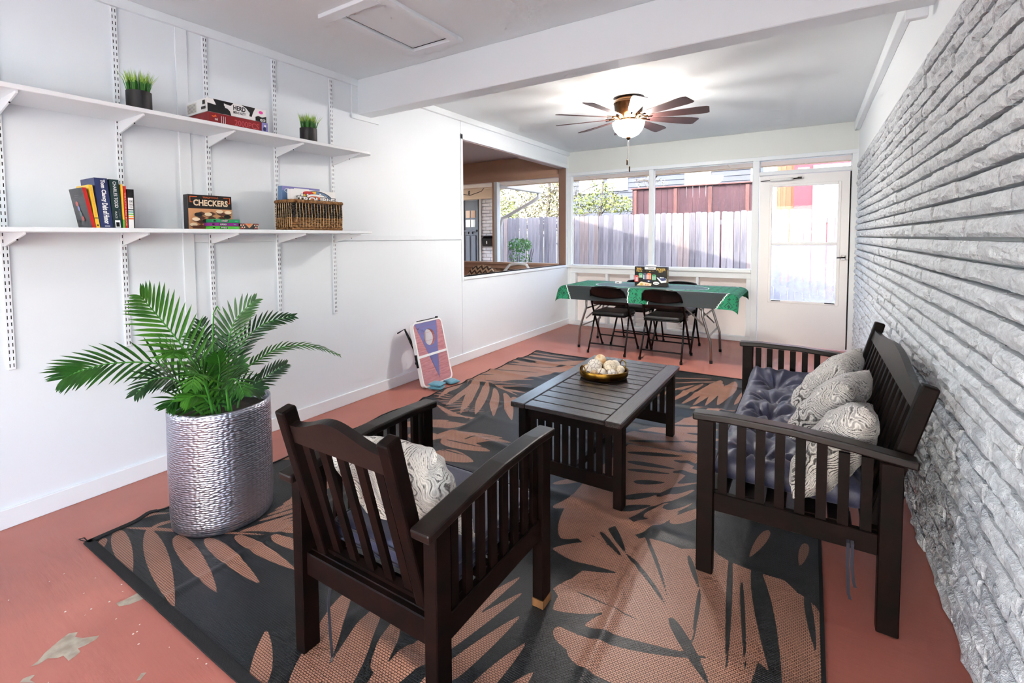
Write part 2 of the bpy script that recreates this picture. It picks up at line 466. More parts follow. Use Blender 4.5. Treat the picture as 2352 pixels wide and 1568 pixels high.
for nm, c in dict(p_white=(240, 240, 238), p_black=(16, 16, 18), p_red=(196, 34, 30), p_orange=(232, 108, 44), p_cream=(232, 208, 176), p_brown=(88, 50, 36), p_tan=(206, 150, 104),
                  p_green=(30, 150, 92), p_lime=(84, 190, 60), p_purple=(134, 30, 132), p_blue=(44, 60, 120), p_sky=(96, 128, 168), p_yellow=(244, 196, 60), p_gold=(206, 170, 84),
                  p_grey=(120, 120, 124), p_dkred=(140, 18, 26), p_navy=(40, 52, 98), p_dkgreen=(20, 52, 52), p_pink=(226, 60, 160), p_lilac=(130, 130, 190), p_char=(52, 52, 56),
                  p_paper=(226, 222, 210), p_teal=(60, 150, 150), p_rose=(170, 70, 68), p_ltgreen=(90, 190, 150), p_slate=(88, 104, 104), p_brick=(150, 30, 40), p_redline=(206, 80, 90)).items():
    pm(nm, lin(*c), 0.4)

# ================================================================== the room
XR, YB, ZC = 3.40, 6.40, 2.49        # brick face, window wall, ceiling
YF = -2.6                            # front end of the room, behind the camera
fl = struct('floor', G().box(-0.1, 3.56, YF, YB + 0.1, -0.12, 0.0), 'floor_paint', origin=(0, 0, 0))
# chipped paint: bare patches, traced outlines of the worn spots
def patch(pts, mat='bare_concrete', z=0.0006):
    g = G(); g.add([(x, y, z) for x, y in pts], [tuple(range(len(pts)))]); return g.build('bare_patch', mat, fl)
patch([(1.042, 0.39), (1.036, 0.407), (1.013, 0.43), (0.999, 0.455), (0.988, 0.476), (0.982, 0.494), (0.999, 0.512), (1.017, 0.5), (1.044, 0.512), (1.076, 0.544), (1.086, 0.532), (1.086, 0.506), (1.08, 0.489), (1.102, 0.489), (1.11, 0.474), (1.113, 0.458), (1.076, 0.456), (1.071, 0.442), (1.048, 0.427), (1.052, 0.406)])
patch([(0.954, 0.629), (0.982, 0.629), (1.002, 0.652), (1.013, 0.694), (0.983, 0.698), (0.961, 0.69), (0.961, 0.651)])
patch([(1.086, 0.357), (1.077, 0.367), (1.085, 0.384), (1.091, 0.388), (1.101, 0.375), (1.125, 0.381)])
patch([(1.365, 0.539), (1.349, 0.558), (1.359, 0.567), (1.372, 0.546)])
rr = random.Random(5)
for i in range(26):
    x, y, s = rr.uniform(.6, 1.5), rr.uniform(.36, .69), rr.uniform(.0015, .004)
    patch([(x + s * math.cos(a) * rr.uniform(.6, 1.5), y + s * math.sin(a)) for a in (0, 1.2, 2.4, 3.7, 5)], 'paint_chip', 0.0005)

cl = struct('ceiling', G().box(-0.1, 3.56, YF, YB + 0.1, ZC, ZC + 0.06), 'ceiling_paint')
# ceiling hatch: raised trim boards round a sunken panel
def hatch_trim(x0, x1, y0, y1): G().box(x0, x1, y0, y1, ZC - 0.022, ZC).build('hatch_trim', 'trim_paint', cl, bevel=0.002)
hatch_trim(.752, .80, 1.785, 2.345); hatch_trim(.752, 1.16, 2.345, 2.40); hatch_trim(1.10, 1.16, 1.70, 2.345); hatch_trim(.69, 1.10, 1.715, 1.785)
G().box(.815, 1.10, 1.80, 2.325, ZC - 0.008, ZC).build('hatch_panel', 'ceiling_paint', cl)
G().box(.80, 1.10, 1.785, 2.345, ZC - 0.002, ZC).build('hatch_gap', 'gap_dark', cl)

struct('beam', G().box(0.0, 3.56, 2.565, 2.70, 2.228, ZC), 'trim_paint', bevel=0.004)
struct('trim_1', G().box(0.0, 0.014, 2.505, 2.78, 2.19, 2.44), 'trim_paint', bevel=0.002)        # pad under the beam end
struct('trim_2', G().box(3.30, 3.375, 2.70, 2.735, 2.19, 2.30), 'trim_paint', bevel=0.003)       # cleat at the far beam end

# left wall: panels with a sunk seam, opening to the porch next door
OY0, OY1, OZ0, OZ1 = 3.892, 6.335, 0.874, 2.262
g = G()
for (y0, y1, z0, z1) in ((YF, -2.25, 0, ZC), (-2.25, .1, 0, .7), (-2.25, .1, 2.05, ZC), (.1, 1.30, 0, ZC), (1.30, 3.868, 0, 1.249), (1.30, 3.868, 1.255, ZC), (3.874, OY0, 0, ZC), (OY0, OY1, 0, OZ0), (OY0, OY1, OZ1, ZC), (OY1, YB, 0, ZC)):
    g.box(-0.10, 0.0, y0, y1, z0, z1)
wl = struct('wall_left', g, 'wall_paint', origin=(0, 0, 0))
w = thing('window_7', (-.05, -1.1, .7), None, None, kind='structure')       # unseen side window behind the camera, added to light the brick wall
for q in ((-2.25, -2.19, .7, 2.05), (.04, .1, .7, 2.05), (-1.1, -1.04, .7, 2.05), (-2.25, .1, 2.0, 2.05), (-2.25, .1, .7, .75)): G().box(-.1, 0, *q).build('frame', 'trim_paint', w)
G().box(-.054, -.05, -2.25, .1, .7, 2.05).build('pane', 'window_glass', w)
G().box(-0.10, -0.012, YF, YB, 0, 0.69).build('seam_backing', 'wall_paint', wl)
G().box(-0.09, -0.008, 3.85, 3.88, 0, ZC).build('seam_backing', 'wall_paint', wl)
G().box(-0.09, -0.008, 1.29, 3.87, 1.22, 1.28).build('seam_backing', 'wall_paint', wl)
G().box(0, 0.012, 1.302, 1.362, 0.09, 2.44).build('batten', 'trim_paint', wl, bevel=0.002)
G().box(0, 0.006, 1.362, 3.868, 1.255, 1.30).build('panel_lip', 'wall_paint', wl, bevel=0.002)
G().box(0, 0.012, OY0 - 0.03, OY0, OZ0 - .05, OZ1 + .05).build('casing', 'trim_paint', wl, bevel=0.002)
G().box(0, 0.012, OY0 - 0.03, OY1 + .05, OZ1, OZ1 + .055).build('casing', 'trim_paint', wl, bevel=0.002)
G().box(-0.11, 0.014, OY0, OY1, OZ0 - .03, OZ0).build('casing', 'trim_paint', wl, bevel=0.002)
# brown lining boards of the opening
G().box(-0.11, -0.001, OY1 - .012, OY1, OZ0, OZ1).build('jamb_board', 'tan_dark', wl)
G().box(-0.11, -0.014, OY0, OY1, OZ1 - .004, OZ1 + .001).build('jamb_board', 'adj_ceiling', wl)
struct('trim_3', G().box(0, 0.022, YF, 2.565, 2.44, ZC), 'trim_paint', bevel=0.002)
struct('trim_4', G().box(0, 0.03, 2.70, YB, 2.435, ZC), 'trim_paint', bevel=0.002)
struct('baseboard_left', G().box(0, 0.014, YF, YB, 0, 0.088), 'trim_paint', bevel=0.003)

# right wall: painted split-face brick
g = G()
for y0, y1, z0, z1 in ((-.1, 7.6, 0, ZC), (YF, -2.25, 0, ZC), (-2.25, -.1, 0, .7), (-2.25, -.1, 2.05, ZC)): g.box(XR + 0.035, XR + 0.16, y0, y1, z0, z1)
wr_ = struct('wall_right', g, 'mortar_paint', origin=(XR, 0, 0))
w = thing('window_6', (XR + .08, -1.0, .7), None, None, kind='structure')       # unseen side window, added as fill light for the left wall
for q in ((-2.25, -2.19, .7, 2.05), (-.16, -.1, .7, 2.05), (-1.2, -1.14, .7, 2.05), (-2.25, -.1, 2.0, 2.05), (-2.25, -.1, .7, .75)): G().box(XR, XR + .12, *q).build('frame', 'trim_paint', w)
G().box(XR + .07, XR + .074, -2.25, -.1, .7, 2.05).build('pane', 'window_glass', w)
CH, CN = 0.0663, 31
def brick_mesh(L, seed):
    rb = random.Random(seed); g = G(); nu, nv = 9, 4; hz = CH - 0.012
    ph = [rb.uniform(0, 6.28) for _ in range(6)]
    def fn(u, v):
        y = (u - .5) * L; z = v * hz
        e = min(1, min(u, 1 - u) * L / 0.022); ez = min(1, min(v, 1 - v) * 3.2)
        x = -(0.019 + 0.011 * (ez ** 0.45) * (0.3 + 0.7 * e))
        if 0 < u < 1 and 0 < v < 1:
            x += 0.005 * math.sin(u * L * 34 + ph[0]) * math.sin(v * 4 + ph[1]) + rb.uniform(-.0042, .0042)
            y += rb.uniform(-.004, .004); z += rb.uniform(-.003, .003)
        elif 0 < u < 1: x += rb.uniform(-.003, .003)
        return (x, y, z)
    g.grid(fn, nu, nv)
    B = 0.045
    per = [i for i in range(nu + 1)] + [(j + 1) * (nu + 1) - 1 for j in range(1, nv + 1)] + [nv * (nu + 1) + i for i in range(nu - 1, -1, -1)] + [j * (nu + 1) for j in range(nv - 1, 0, -1)]
    base = len(g.v)
    for i in per: p = g.v[i]; g.v.append((B, p[1], p[2]))
    L2 = len(per)
    for i in range(L2): g.f.append((per[i], base + i, base + (i + 1) % L2, per[(i + 1) % L2])); g.m.append(0)
    me = bpy.data.meshes.new('brick'); me.from_pydata(g.v, [], g.f); me.materials.append(MAT['brick_paint'])
    bm = bmesh.new(); bm.from_mesh(me); bmesh.ops.recalc_face_normals(bm, faces=bm.faces)
    bm.to_mesh(me); bm.free()
    return me
LEN = [0.19, 0.24, 0.30, 0.36, 0.42]
variants = {L: [brick_mesh(L - 0.015, int(L * 1000) + k) for k in range(4)] for L in LEN}
rb = random.Random(11); spots = []
for c in range(CN):
    y = 0.62 - rb.uniform(0, .3)
    while y < 7.2:
        L = rb.choice(LEN); spots.append((math.hypot(y + L / 2, 0.6), y + L / 2, c * CH + 0.004, L)); y += L
vis = sorted([s for s in spots if s[1] > 0.95], key=lambda s: s[0])
rest = G(); rest.mat('brick_paint')
for i, (d, y, z, L) in enumerate(vis):
    me = rb.choice(variants[L]); dx = rb.uniform(-.006, .006)
    if i < 300:
        o = bpy.data.objects.new('brick', me); col.objects.link(o); o.parent = wr_
        o.location = (dx + 0.012, y, z); o.scale = (1, rb.choice((1, -1)), 1)
    else:
        rest.add([(XR + dx + 0.012 + v.co.x, y + v.co.y, z + v.co.z) for v in me.vertices], [tuple(p.vertices) for p in me.polygons])
ob = rest.build('bricks', None, wr_, kind='stuff')
struct('trim_5', G().box(XR - 0.008, XR + 0.16, YF, YB + .02, CN * CH, ZC + .01), 'trim_paint', bevel=0.003)
struct('trim_6', G().box(XR - 0.05, XR - 0.008, YF, YB + .02, 2.39, ZC), 'trim_paint', bevel=0.003)

# back wall: framed window wall with a screen door
wb = thing('wall_back', (0, YB, 0), None, None, kind='structure')
def wbp(name, m, *b, bevel=0.003): return G().box(*b).build(name, m, wb, bevel=bevel)
wbp('header', 'header_paint', 0, 3.56, YB, YB + .09, 2.196, ZC)
wbp('top_plate', 'trim_paint', 0, 3.42, YB - .012, YB + .09, 2.15, 2.196)
wbp('post', 'trim_paint', 0.0, 0.048, YB - .004, YB + .09, 0, 2.15)
wbp('mullion', 'trim_paint', 1.168, 1.225, YB - .006, YB + .085, .872, 2.15)
wbp('post', 'trim_paint', 2.388, 2.456, YB - .014, YB + .09, 0, 2.15)
wbp('post', 'trim_paint', 3.338, 3.405, YB - .014, YB + .09, 0, 2.15)
wbp('door_head', 'trim_paint', 2.456, 3.338, YB - .012, YB + .09, 1.975, 2.018)
wbp('window_sill', 'trim_paint', 0.0, 2.388, YB - .03, YB + .09, .835, .872)
wbp('rail', 'trim_paint', 0.048, 2.388, YB - .006, YB + .08, .76, .835)
for x0, x1 in ((.048, .121), (.57, .609), (.924, .977), (1.36, 1.40), (1.769, 1.80), (2.337, 2.388)):
    wbp('stud', 'trim_paint', x0, x1, YB - .004, YB + .08, .055, .76)
wbp('bottom_plate', 'trim_paint', 0.0, 2.388, YB - .008, YB + .09, 0, .055)
wbp('back_panel', 'cavity_paint', 0.0, 2.40, YB + .08, YB + .10, 0, .85, bevel=0)
for n, (x0, x1, z0, z1) in enumerate(((.048, 1.168, .872, 2.15), (1.225, 2.388, .872, 2.15), (2.456, 3.338, 2.018, 2.15))):
    w = thing('window_%d' % (n + 1), ((x0 + x1) / 2, YB + .05, z0), None, None, kind='structure')
    G().box(x0, x1, YB + .048, YB + .052, z0, z1).build('pane', 'window_glass', w)
    for q in ((x0, x0 + .008, z0, z1), (x1 - .008, x1, z0, z1), (x0, x1, z1 - .008, z1), (x0, x1, z0, z0 + .008)):
        G().box(q[0], q[1], YB + .036, YB + .064, q[2], q[3]).build('stop', 'trim_paint', w)
# screen door
DX0, DX1, DZ0, DZ1 = 2.462, 3.325, 0.012, 1.968
d1 = thing('door_1', ((DX0 + DX1) / 2, YB + .02, 0), None, None, kind='structure')
gx0, gx1, gz0, gz1 = 2.594, 3.222, .526, 1.836
for nme, q in (('stile', (DX0, gx0 - .03, DZ0, DZ1)), ('stile', (gx1 + .03, DX1, DZ0, DZ1)), ('top_rail', (gx0 - .03, gx1 + .03, gz1 + .03, DZ1)), ('kick_panel', (gx0 - .03, gx1 + .03, DZ0, gz0 - .03))):
    G().box(q[0], q[1], YB + .006, YB + .04, q[2], q[3]).build(nme, 'white_metal', d1)
for q in ((gx0 - .03, gx0, gz0 - .03, gz1 + .03), (gx1, gx1 + .03, gz0 - .03, gz1 + .03), (gx0, gx1, gz1, gz1 + .03), (gx0, gx1, gz0 - .03, gz0), (gx0, gx1, 1.165, 1.195)):
    G().box(q[0], q[1], YB + .001, YB + .04, q[2], q[3]).build('glazing_bead', 'white_metal', d1, bevel=0.004)
G().box(gx0, gx1, YB + .02, YB + .024, 1.195, gz1).build('pane', 'window_glass', d1)
G().box(gx0, gx1, YB + .026, YB + .030, gz0, 1.165).build('pane', 'dusty_glass', d1)
for x in (gx0 + .01, gx1 - .10): G().box(x, x + .09, YB - .004, YB + .004, gz0 - .012, gz0 - .002).build('clip', 'steel_dark', d1)
G().box(DX1 + .001, DX1 + .012, YB + .01, YB + .03, .02, DZ1).build('weather_strip', 'gap_dark', d1)
G().box(3.262, 3.30, YB - .012, YB + .004, 1.005, 1.06).build('latch_plate', 'chrome', d1, bevel=.003)
h = G(); h.tube([(3.285, YB - .01, 1.035), (3.285, YB - .05, 1.035)], .008); h.tube([(3.30, YB - .05, 1.035), (3.222, YB - .055, 1.03)], [.009, .006]); h.build('handle', 'black_metal', d1, smooth=True)
c = G(); c.tube([(2.57, YB - .035, 1.912), (2.80, YB - .035, 1.918)], .016, 14); c.build('closer_tube', 'white_metal', d1, smooth=True)
c = G(); c.tube([(2.475, YB - .035, 1.908), (2.57, YB - .035, 1.912)], .004); c.tube([(2.80, YB - .035, 1.918), (2.87, YB - .02, 1.925)], .008); c.box(2.84, 2.88, YB - .03, YB + .005, 1.915, 1.935); c.build('closer_rod', 'black_metal', d1)
G().box(2.463, 2.56, YB - .004, YB + .006, 1.935, 1.958).build('closer_bracket', 'white_metal', d1)

# front end behind the camera: unseen doorway added for fill light, under the overhang
g = G(); g.box(-.1, 1.9, YF - .1, YF, 0, ZC); g.box(3.25, 3.56, YF - .1, YF, 0, ZC); g.box(1.9, 3.25, YF - .1, YF, 2.1, ZC)
struct('wall_front', g, 'wall_paint')

# roof with a gable rake that throws the slanting shadow on the fence, front overhang added to keep direct sun out
g = G()
def rz(x): return 2.42 + 0.26 * (3.95 - x)
P = [(3.95, 0, rz(3.95)), (-5.5, 0, rz(-5.5)), (-5.5, 0, rz(-5.5) + .12), (3.95, 0, rz(3.95) + .12)]
g.prism([(p[0], -5.6, p[2] + .1) for p in P], (0, 12.65, 0))
struct('roof', g, 'soffit_paint')
struct('gable_wall', G().prism([(3.95, 6.55, 2.5), (3.95, 6.55, 2.52), (-5.5, 6.55, rz(-5.5) + .1), (-5.5, 6.55, 2.5)], (0, .06, 0)), 'soffit_paint')
struct('soffit', G().box(-4.0, 3.95, YB + .09, 7.02, 2.165, 2.185), 'soffit_paint')
sof = bpy.data.objects['soffit']
for x in (-3.2, -2.0, -.8, .15, 1.35, 2.05, 2.9): G().box(x, x + .03, YB + .1, 7.02, 2.158, 2.166).build('rafter', 'soffit_paint', sof)
struct('fascia', G().box(-4.0, 3.95, 7.02, 7.045, 2.15, 2.56), 'soffit_paint')

# ------------------------------------------------------------------ porch next door, seen through the opening
struct('floor_porch', G().box(-4.0, -0.1, 2.0, YB + .1, -0.12, 0), 'tan_paint')
struct('ceiling_porch', G().box(-4.0, -0.1, 2.0, YB + .1, ZC, ZC + .06), 'adj_ceiling')
struct('wall_porch_left', G().box(-4.1, -4.0, 2.0, YB + .1, 0, ZC), 'tan_paint')
struct('wall_porch_front', G().box(-4.0, -0.1, 1.9, 2.0, 0, ZC), 'tan_paint')
wp = thing('wall_porch_back', (-2, YB, 0), None, None, kind='structure')
def wpp(name, m, *b): return G().box(*b).build(name, m, wp, bevel=.003)
wpp('header', 'tan_paint', -4.0, -.1, YB, YB + .09, 2.2, ZC); wpp('top_plate', 'tan_paint', -4.0, -.1, YB - .012, YB + .09, 2.155, 2.2)
wpp('mullion', 'tan_paint', -1.322, -1.29, YB - .006, YB + .02, .887, 2.155); wpp('mullion', 'trim_paint', -1.29, -1.231, YB - .004, YB + .09, .887, 2.155)
wpp('window_sill', 'tan_paint', -4.0, -.1, YB - .03, YB + .09, .85, .887); wpp('rail', 'tan_paint', -4.0, -.1, YB - .006, YB + .06, .785, .85)
for x in (-3.3, -2.7, -2.0, -1.322, -.62, -.16): wpp('stud', 'tan_paint', x, x + .045, YB - .004, YB + .06, 0, .785)
wpp('back_panel', 'tan_paint', -4.0, -.1, YB + .06, YB + .09, 0, .85)
wpp('post', 'tan_paint', -2.6, -2.5, YB - .004, YB + .09, .887, 2.155)
for n, (x0, x1) in enumerate(((-2.5, -1.322), (-1.231, -.1))):
    w = thing('window_%d' % (n + 4), ((x0 + x1) / 2, YB + .05, .887), None, None, kind='structure')
    G().box(x0, x1, YB + .048, YB + .052, .887, 2.155).build('pane', 'window_glass', w)

# ================================================================== outside
pm('patio_concrete', lin(150, 146, 140), 0.8, c2=lin(132, 128, 122), nscale=3)
pm('dry_ground', lin(150, 138, 112), 0.9, c2=lin(120, 116, 80), nscale=4)
struct('ground', G().box(-40, 40, YB + .1, 60, -0.2, -0.06), 'dry_ground')
pm('bounce_slab', lin(214, 210, 204), 0.8, c2=lin(200, 196, 190), nscale=3)  # ground out of view, made paler to bounce light indoors
struct('ground_front', G().box(-40, 40, -40, YF - .1, -0.2, -0.02), 'bounce_slab')
struct('ground_side', G().box(3.56, 40, YF - .1, YB + .1, -0.2, -0.05), 'bounce_slab')
struct('ground_left', G().box(-40, -.1, YF - .1, 1.9, -0.2, -0.05), 'bounce_slab')
struct('patio', G().box(-4, 4.5, YB + .1, 10.3, -0.06, -0.02), 'patio_concrete')
# picket fence: one dog-eared board per part
FY, FT, PW = 10.0, 1.75, 0.112
fn = thing('picket_fence', (1, FY, -.06), 'weathered grey dog-eared picket fence across the yard behind the windows', 'fence')
rf = random.Random(3)
def picket_mesh(k, m):
    w = PW - rf.choice((.007, .010, .008)); h = FT + .06 + rf.uniform(-.012, .012); t = .017; q = .022
    prof = [(-w / 2, 0), (w / 2, 0), (w / 2, h - q), (w / 2 - q, h), (-w / 2 + q, h), (-w / 2, h - q)]
    g = G().prism([(a, 0, b) for a, b in prof], (0, t, 0)); g.v = [(a, b, c) for a, b, c in g.v]; me = bpy.data.meshes.new('picket'); me.from_pydata([tuple(v) for v in g.v], [], g.f); me.materials.append(MAT[m]); return me
pk = [picket_mesh(k, m) for k, m in enumerate(['picket_wood'] * 4 + ['picket_wood_dark'] * 2 + ['picket_wood_warm'])]
nP = 0; x = -5.6
while x < 6.0:
    o = bpy.data.objects.new('picket', rf.choice(pk)); col.objects.link(o); o.parent = fn
    o.location = (x - 1, rf.choice((-.012, 0, .012)), 0); o.rotation_euler = (0, rf.uniform(-.004, .004), 0); x += PW
    if abs(x - 1.55) < PW / 2: x += 0.018
for z in (.35, 1.5): G().box(-5.7, 6.1, FY + .032, FY + .07, z, z + .09).build('fence_rail', 'picket_wood_dark', fn)
# taller dark red fence beyond
rfn = thing('red_fence', (.7, 11, -.1), 'tall reddish brown board fence rising behind the picket fence', 'fence')
x = -.51
while x < 1.90:
    G().box(x, x + .128, 11.0, 11.018, -.1, 2.36).build('board', 'red_fence_wood', rfn, bevel=.002); x += .132
for x in (-.47, .42, 1.13, 1.84): G().box(x, x + .07, 10.95, 10.998, -.1, 2.33).build('post', 'red_fence_post', rfn)
G().box(-.53, 1.97, 10.94, 11.03, 2.36, 2.385).build('cap_rail', 'red_fence_post', rfn)
# grey sided house
pm('siding', lin(52, 56, 68), 0.7); pm('siding_white', lin(200, 200, 204), 0.6)
hs = thing('grey_house', (-1, 16, -.1), 'grey sided house far behind the fences', 'house')
for k in range(34):
    z = -.1 + k * .16
    if z > 5.2: break
    G().prism([(-4.6, 16, z), (-4.6, 15.975, z), (-4.6, 16, z + .16)], (6.15, 0, 0)).build('siding_board', 'siding', hs)
G().box(-4.6, 1.55, 16.0, 19, -.1, 5.3).build('wall', 'siding', hs)
G().box(1.45, 1.62, 15.94, 16.0, -.1, 5.3).build('corner_board', 'siding_white', hs)
G().prism([(-5.0, 15.6, 5.2), (2.0, 15.6, 5.2), (2.0, 17.6, 7.0), (-5.0, 17.6, 7.0)], (0, 0.1, .15)).build('roof', 'p_grey', hs)
def hwin(x0, x1, z0, z1):
    f = G().box(x0 - .05, x1 + .05, 15.93, 15.99, z0 - .05, z1 + .05).build('window_frame', 'siding_white', hs)
    G().box(x0, x1, 15.925, 15.935, z0, z1).build('window_pane', 'house_glass', f)
pm('house_glass', lin(214, 226, 232), 0.08, spec=0.8)
hwin(-.36, .31, 2.55, 3.6); hwin(-3.95, -3.2, 2.85, 3.25); hwin(-2.9, -2.3, 2.9, 3.5)
# red house by the door
rh = thing('red_house', (3.2, 14, -.1), 'red house with white window seen above the screen door', 'house')
pm('red_siding', lin(104, 24, 40), 0.7); pm('orange_wood', lin(150, 58, 28), 0.6)
G().box(2.60, 6.5, 14, 17, -.1, 4.4).build('wall', 'red_siding', rh)
G().box(2.22, 2.60, 14.3, 14.4, -.1, 4.4).build('porch_wall', 'orange_wood', rh)
for x in (2.24, 2.36, 2.48): G().box(x, x + .06, 14.26, 14.3, -.1, 4.4).build('porch_board', 'orange_wood', rh)
G().box(2.3, 6.8, 13.7, 17, 4.4, 4.5).build('roof', 'p_grey', rh)
f = G().box(3.0, 4.3, 13.94, 14.0, 1.6, 2.98).build('window_frame', 'siding_white', rh)
for x in (3.06, 3.48, 3.9):
    for z in (1.66, 2.08, 2.5): G().box(x, x + .36, 13.93, 13.945, z, z + .36).build('window_pane', 'house_glass', f)
fr = G().box(2.68, 2.92, 13.96, 14.0, 2.82, 2.95).build('vent', 'p_rose', rh)

# foliage
pm('leaf_yellow', lin(112, 116, 58), 0.6, c2=lin(80, 92, 38), nscale=2); pm('leaf_green', lin(96, 136, 66), 0.55, c2=lin(64, 108, 50), nscale=3)
pm('leaf_grey', lin(96, 94, 78), 0.7, c2=lin(120, 116, 80), nscale=3); pm('bark', lin(78, 72, 68), 0.9, bump=(20, .5))
def foliage(g, c, rad, n, s, rnd):
    for i in range(n):
        while True:
            p = Vector((rnd.uniform(-1, 1), rnd.uniform(-1, 1), rnd.uniform(-1, 1)))
            if p.length < 1: break
        p = Vector(c) + Vector((p.x * rad[0], p.y * rad[1], p.z * rad[2]))
        a = Vector((rnd.gauss(0, 1), rnd.gauss(0, 1), rnd.gauss(0, 1))).normalized(); b = a.orthogonal().normalized()
        L = s * rnd.uniform(.6, 1.3)
        g.add([p - a * L * .5, p + b * L * .28, p + a * L * .5, p - b * L * .28], [(0, 1, 2, 3)])
def branches(g, base, top, n, rnd, r0=.05, spread=.8):
    base, top = Vector(base), Vector(top)
    g.tube([base, base.lerp(top, .5) + Vector((rnd.uniform(-.08, .08), 0, 0)), top], [r0, r0 * .7, r0 * .3], 7)
    for i in range(n):
        t = rnd.uniform(.25, .95); p = base.lerp(top, t); q = p + Vector((rnd.uniform(-1, 1) * spread, rnd.uniform(-.6, .6) * spread, rnd.uniform(.15, .9) * spread))
        m = p.lerp(q, .5) + Vector((rnd.uniform(-.1, .1), 0, rnd.uniform(0, .1)))
        g.tube([p, m, q], [r0 * .4, r0 * .28, r0 * .1], 5)
        for _ in range(3):
            e = q + Vector((rnd.uniform(-.4, .4), rnd.uniform(-.3, .3), rnd.uniform(-.1, .5))) * spread; g.tube([m.lerp(q, rnd.random()), e], [r0 * .16, r0 * .06], 4)
rt = random.Random(21)
def tree(label, base, top, cs, leafmat, n, s, nb=8, name='tree', spread=.8, r0=.05):
    t = thing(name, base, label, 'tree'); g = G(); branches(g, base, top, nb, rt, r0, spread); g.build('trunk', 'bark', t, smooth=True)
    g = G()
    for c, rad in cs: foliage(g, c, rad, n, s, rt)
    g.build('foliage', leafmat, t, kind='stuff')
tree('young tree with pale yellow leaves behind the picket fence', (-1.7, 12, -.1), (-1.6, 12, 2.9), [((-1.65, 12, 2.35), (.42, .3, .5)), ((-1.2, 12, 2.1), (.45, .3, .25)), ((-2.2, 12, 2.15), (.5, .3, .3))], 'leaf_yellow', 420, .07, 10, spread=.6)
tree('bare grey tree with thin branches left of the yellow tree', (-3.4, 13.4, -.1), (-3.2, 13.4, 3.6), [((-3.3, 13.4, 2.4), (.6, .3, .9))], 'leaf_grey', 500, .05, 22, spread=1.0, r0=.07)
tree('sparse yellowing tree behind the neighbour gutter', (-5.3, 12.0, -.1), (-5.1, 12.0, 3.2), [((-5.1, 12.0, 2.2), (.9, .3, .7)), ((-4.5, 12.0, 2.0), (.4, .3, .4))], 'leaf_yellow', 420, .06, 16, spread=1.0, r0=.06)
tree('bare tree between the grey house and the red fence', (-.75, 13, -.1), (-.55, 13, 3.6), [((-.6, 13, 2.6), (.5, .3, .6))], 'leaf_grey', 160, .05, 14, spread=.7, r0=.09)
for k, (x, y, h, lab) in enumerate(((-9.5, 17.5, 4.6, 'wide grey green tree far behind the neighbour eave'), (-6.6, 18.5, 5.2, 'tall hazy tree left of the grey house'))):
    tree(lab, (x, y, -.1), (x + .2, y, h), [((x, y, h * .62), (1.4, .6, h * .36)), ((x + .9, y, h * .5), (1.0, .6, h * .3)), ((x - 1.0, y, h * .5), (1.0, .6, h * .3))], 'leaf_grey', 1500, .12, 20, spread=1.2, r0=.12)
bs = thing('shrub', (-1.95, 8.35, -.02), 'green leafy shrub beside the mailbox wall', 'shrub')
g = G()
for k in range(12):
    a = rt.uniform(0, 6.28); g.tube([(-1.95, 8.35, 0), (-1.95 + .15 * math.cos(a), 8.35 + .1 * math.sin(a), .5), (-1.95 + .28 * math.cos(a), 8.35 + .2 * math.sin(a), 1.05)], [.014, .01, .004], 5)
g.build('stems', 'bark', bs)
g = G(); foliage(g, (-1.97, 8.35, 1.12), (.27, .22, .15), 420, .05, rt); foliage(g, (-1.97, 8.35, .85), (.27, .22, .2), 160, .045, rt); g.build('foliage', 'leaf_green', bs, kind='stuff')

# neighbour unit wall with door, mailbox, gutter
NY = 8.0
pm('nb_brick', lin(226, 222, 226), 0.7, bump=(40, .4)); pm('door_slate', lin(92, 100, 116), 0.45); pm('nb_beige', lin(226, 204, 180), 0.6); pm('gutter_paint', lin(200, 194, 190), 0.4)
nb = thing('neighbour_wall', (-3, NY, 0), None, None, kind='structure')
G().box(-2.66, -2.33, NY + .03, NY + .2, 0, 2.06).build('wall_core', 'nb_brick', nb)
for c in range(30):
    x = -2.66 - (.1 if c % 2 else 0)
    while x < -2.33:
        a, b = max(x, -2.66), min(x + .2, -2.33); x += .205
        if b - a > .02: G().box(a, b, NY, NY + .04, c * .068, c * .068 + .06).build('brick', 'nb_brick', nb, bevel=.006)
G().box(-4.5, -2.33, NY - .02, NY + .2, 2.06, 2.42).build('header', 'nb_beige', nb)
G().box(-4.5, -3.2, NY, NY + .2, 0, 2.06).build('wall_panel', 'nb_brick', nb)
G().box(-2.70, -2.665, NY - .03, NY + .1, 0, 2.06).build('door_trim', 'gutter_paint', nb)
fc = Face((-2.98, NY - .022, 2.14), (.055, 0, 0), (0, 0, .10)); fc.text('p_black', '8', 0, 0, 1, 1, .03); fc.build(nb, 'house_number')
d2 = thing('door_2', (-2.93, NY + .08, 0), None, None, kind='structure')
G().box(-3.2, -2.70, NY + .08, NY + .12, 0, 2.05).build('door_slab', 'door_slate', d2)
G().box(-2.76, -2.70, NY - .0, NY + .08, 0, 2.05).build('door_frame', 'steel_dark', d2, bevel=.004)
for x in (-3.12, -2.985): 
    for z in (1.50, 1.69): G().box(x, x + .11, NY + .074, NY + .082, z, z + .15).build('door_pane', 'amber_glass' if z > 1.6 else 'house_glass', d2) if 'amber_glass' in MAT else (pm('amber_glass', lin(176, 118, 82), .2), G().box(x, x + .11, NY + .074, NY + .082, z, z + .15).build('door_pane', 'amber_glass' if z > 1.6 else 'house_glass', d2))
G().box(-3.16, -2.84, NY + .05, NY + .08, 1.40, 1.435).build('door_shelf', 'door_slate', d2, bevel=.003)
for x in (-3.08, -2.98): G().box(x, x + .03, NY + .055, NY + .08, 1.355, 1.40).build('dentil', 'door_slate', d2)
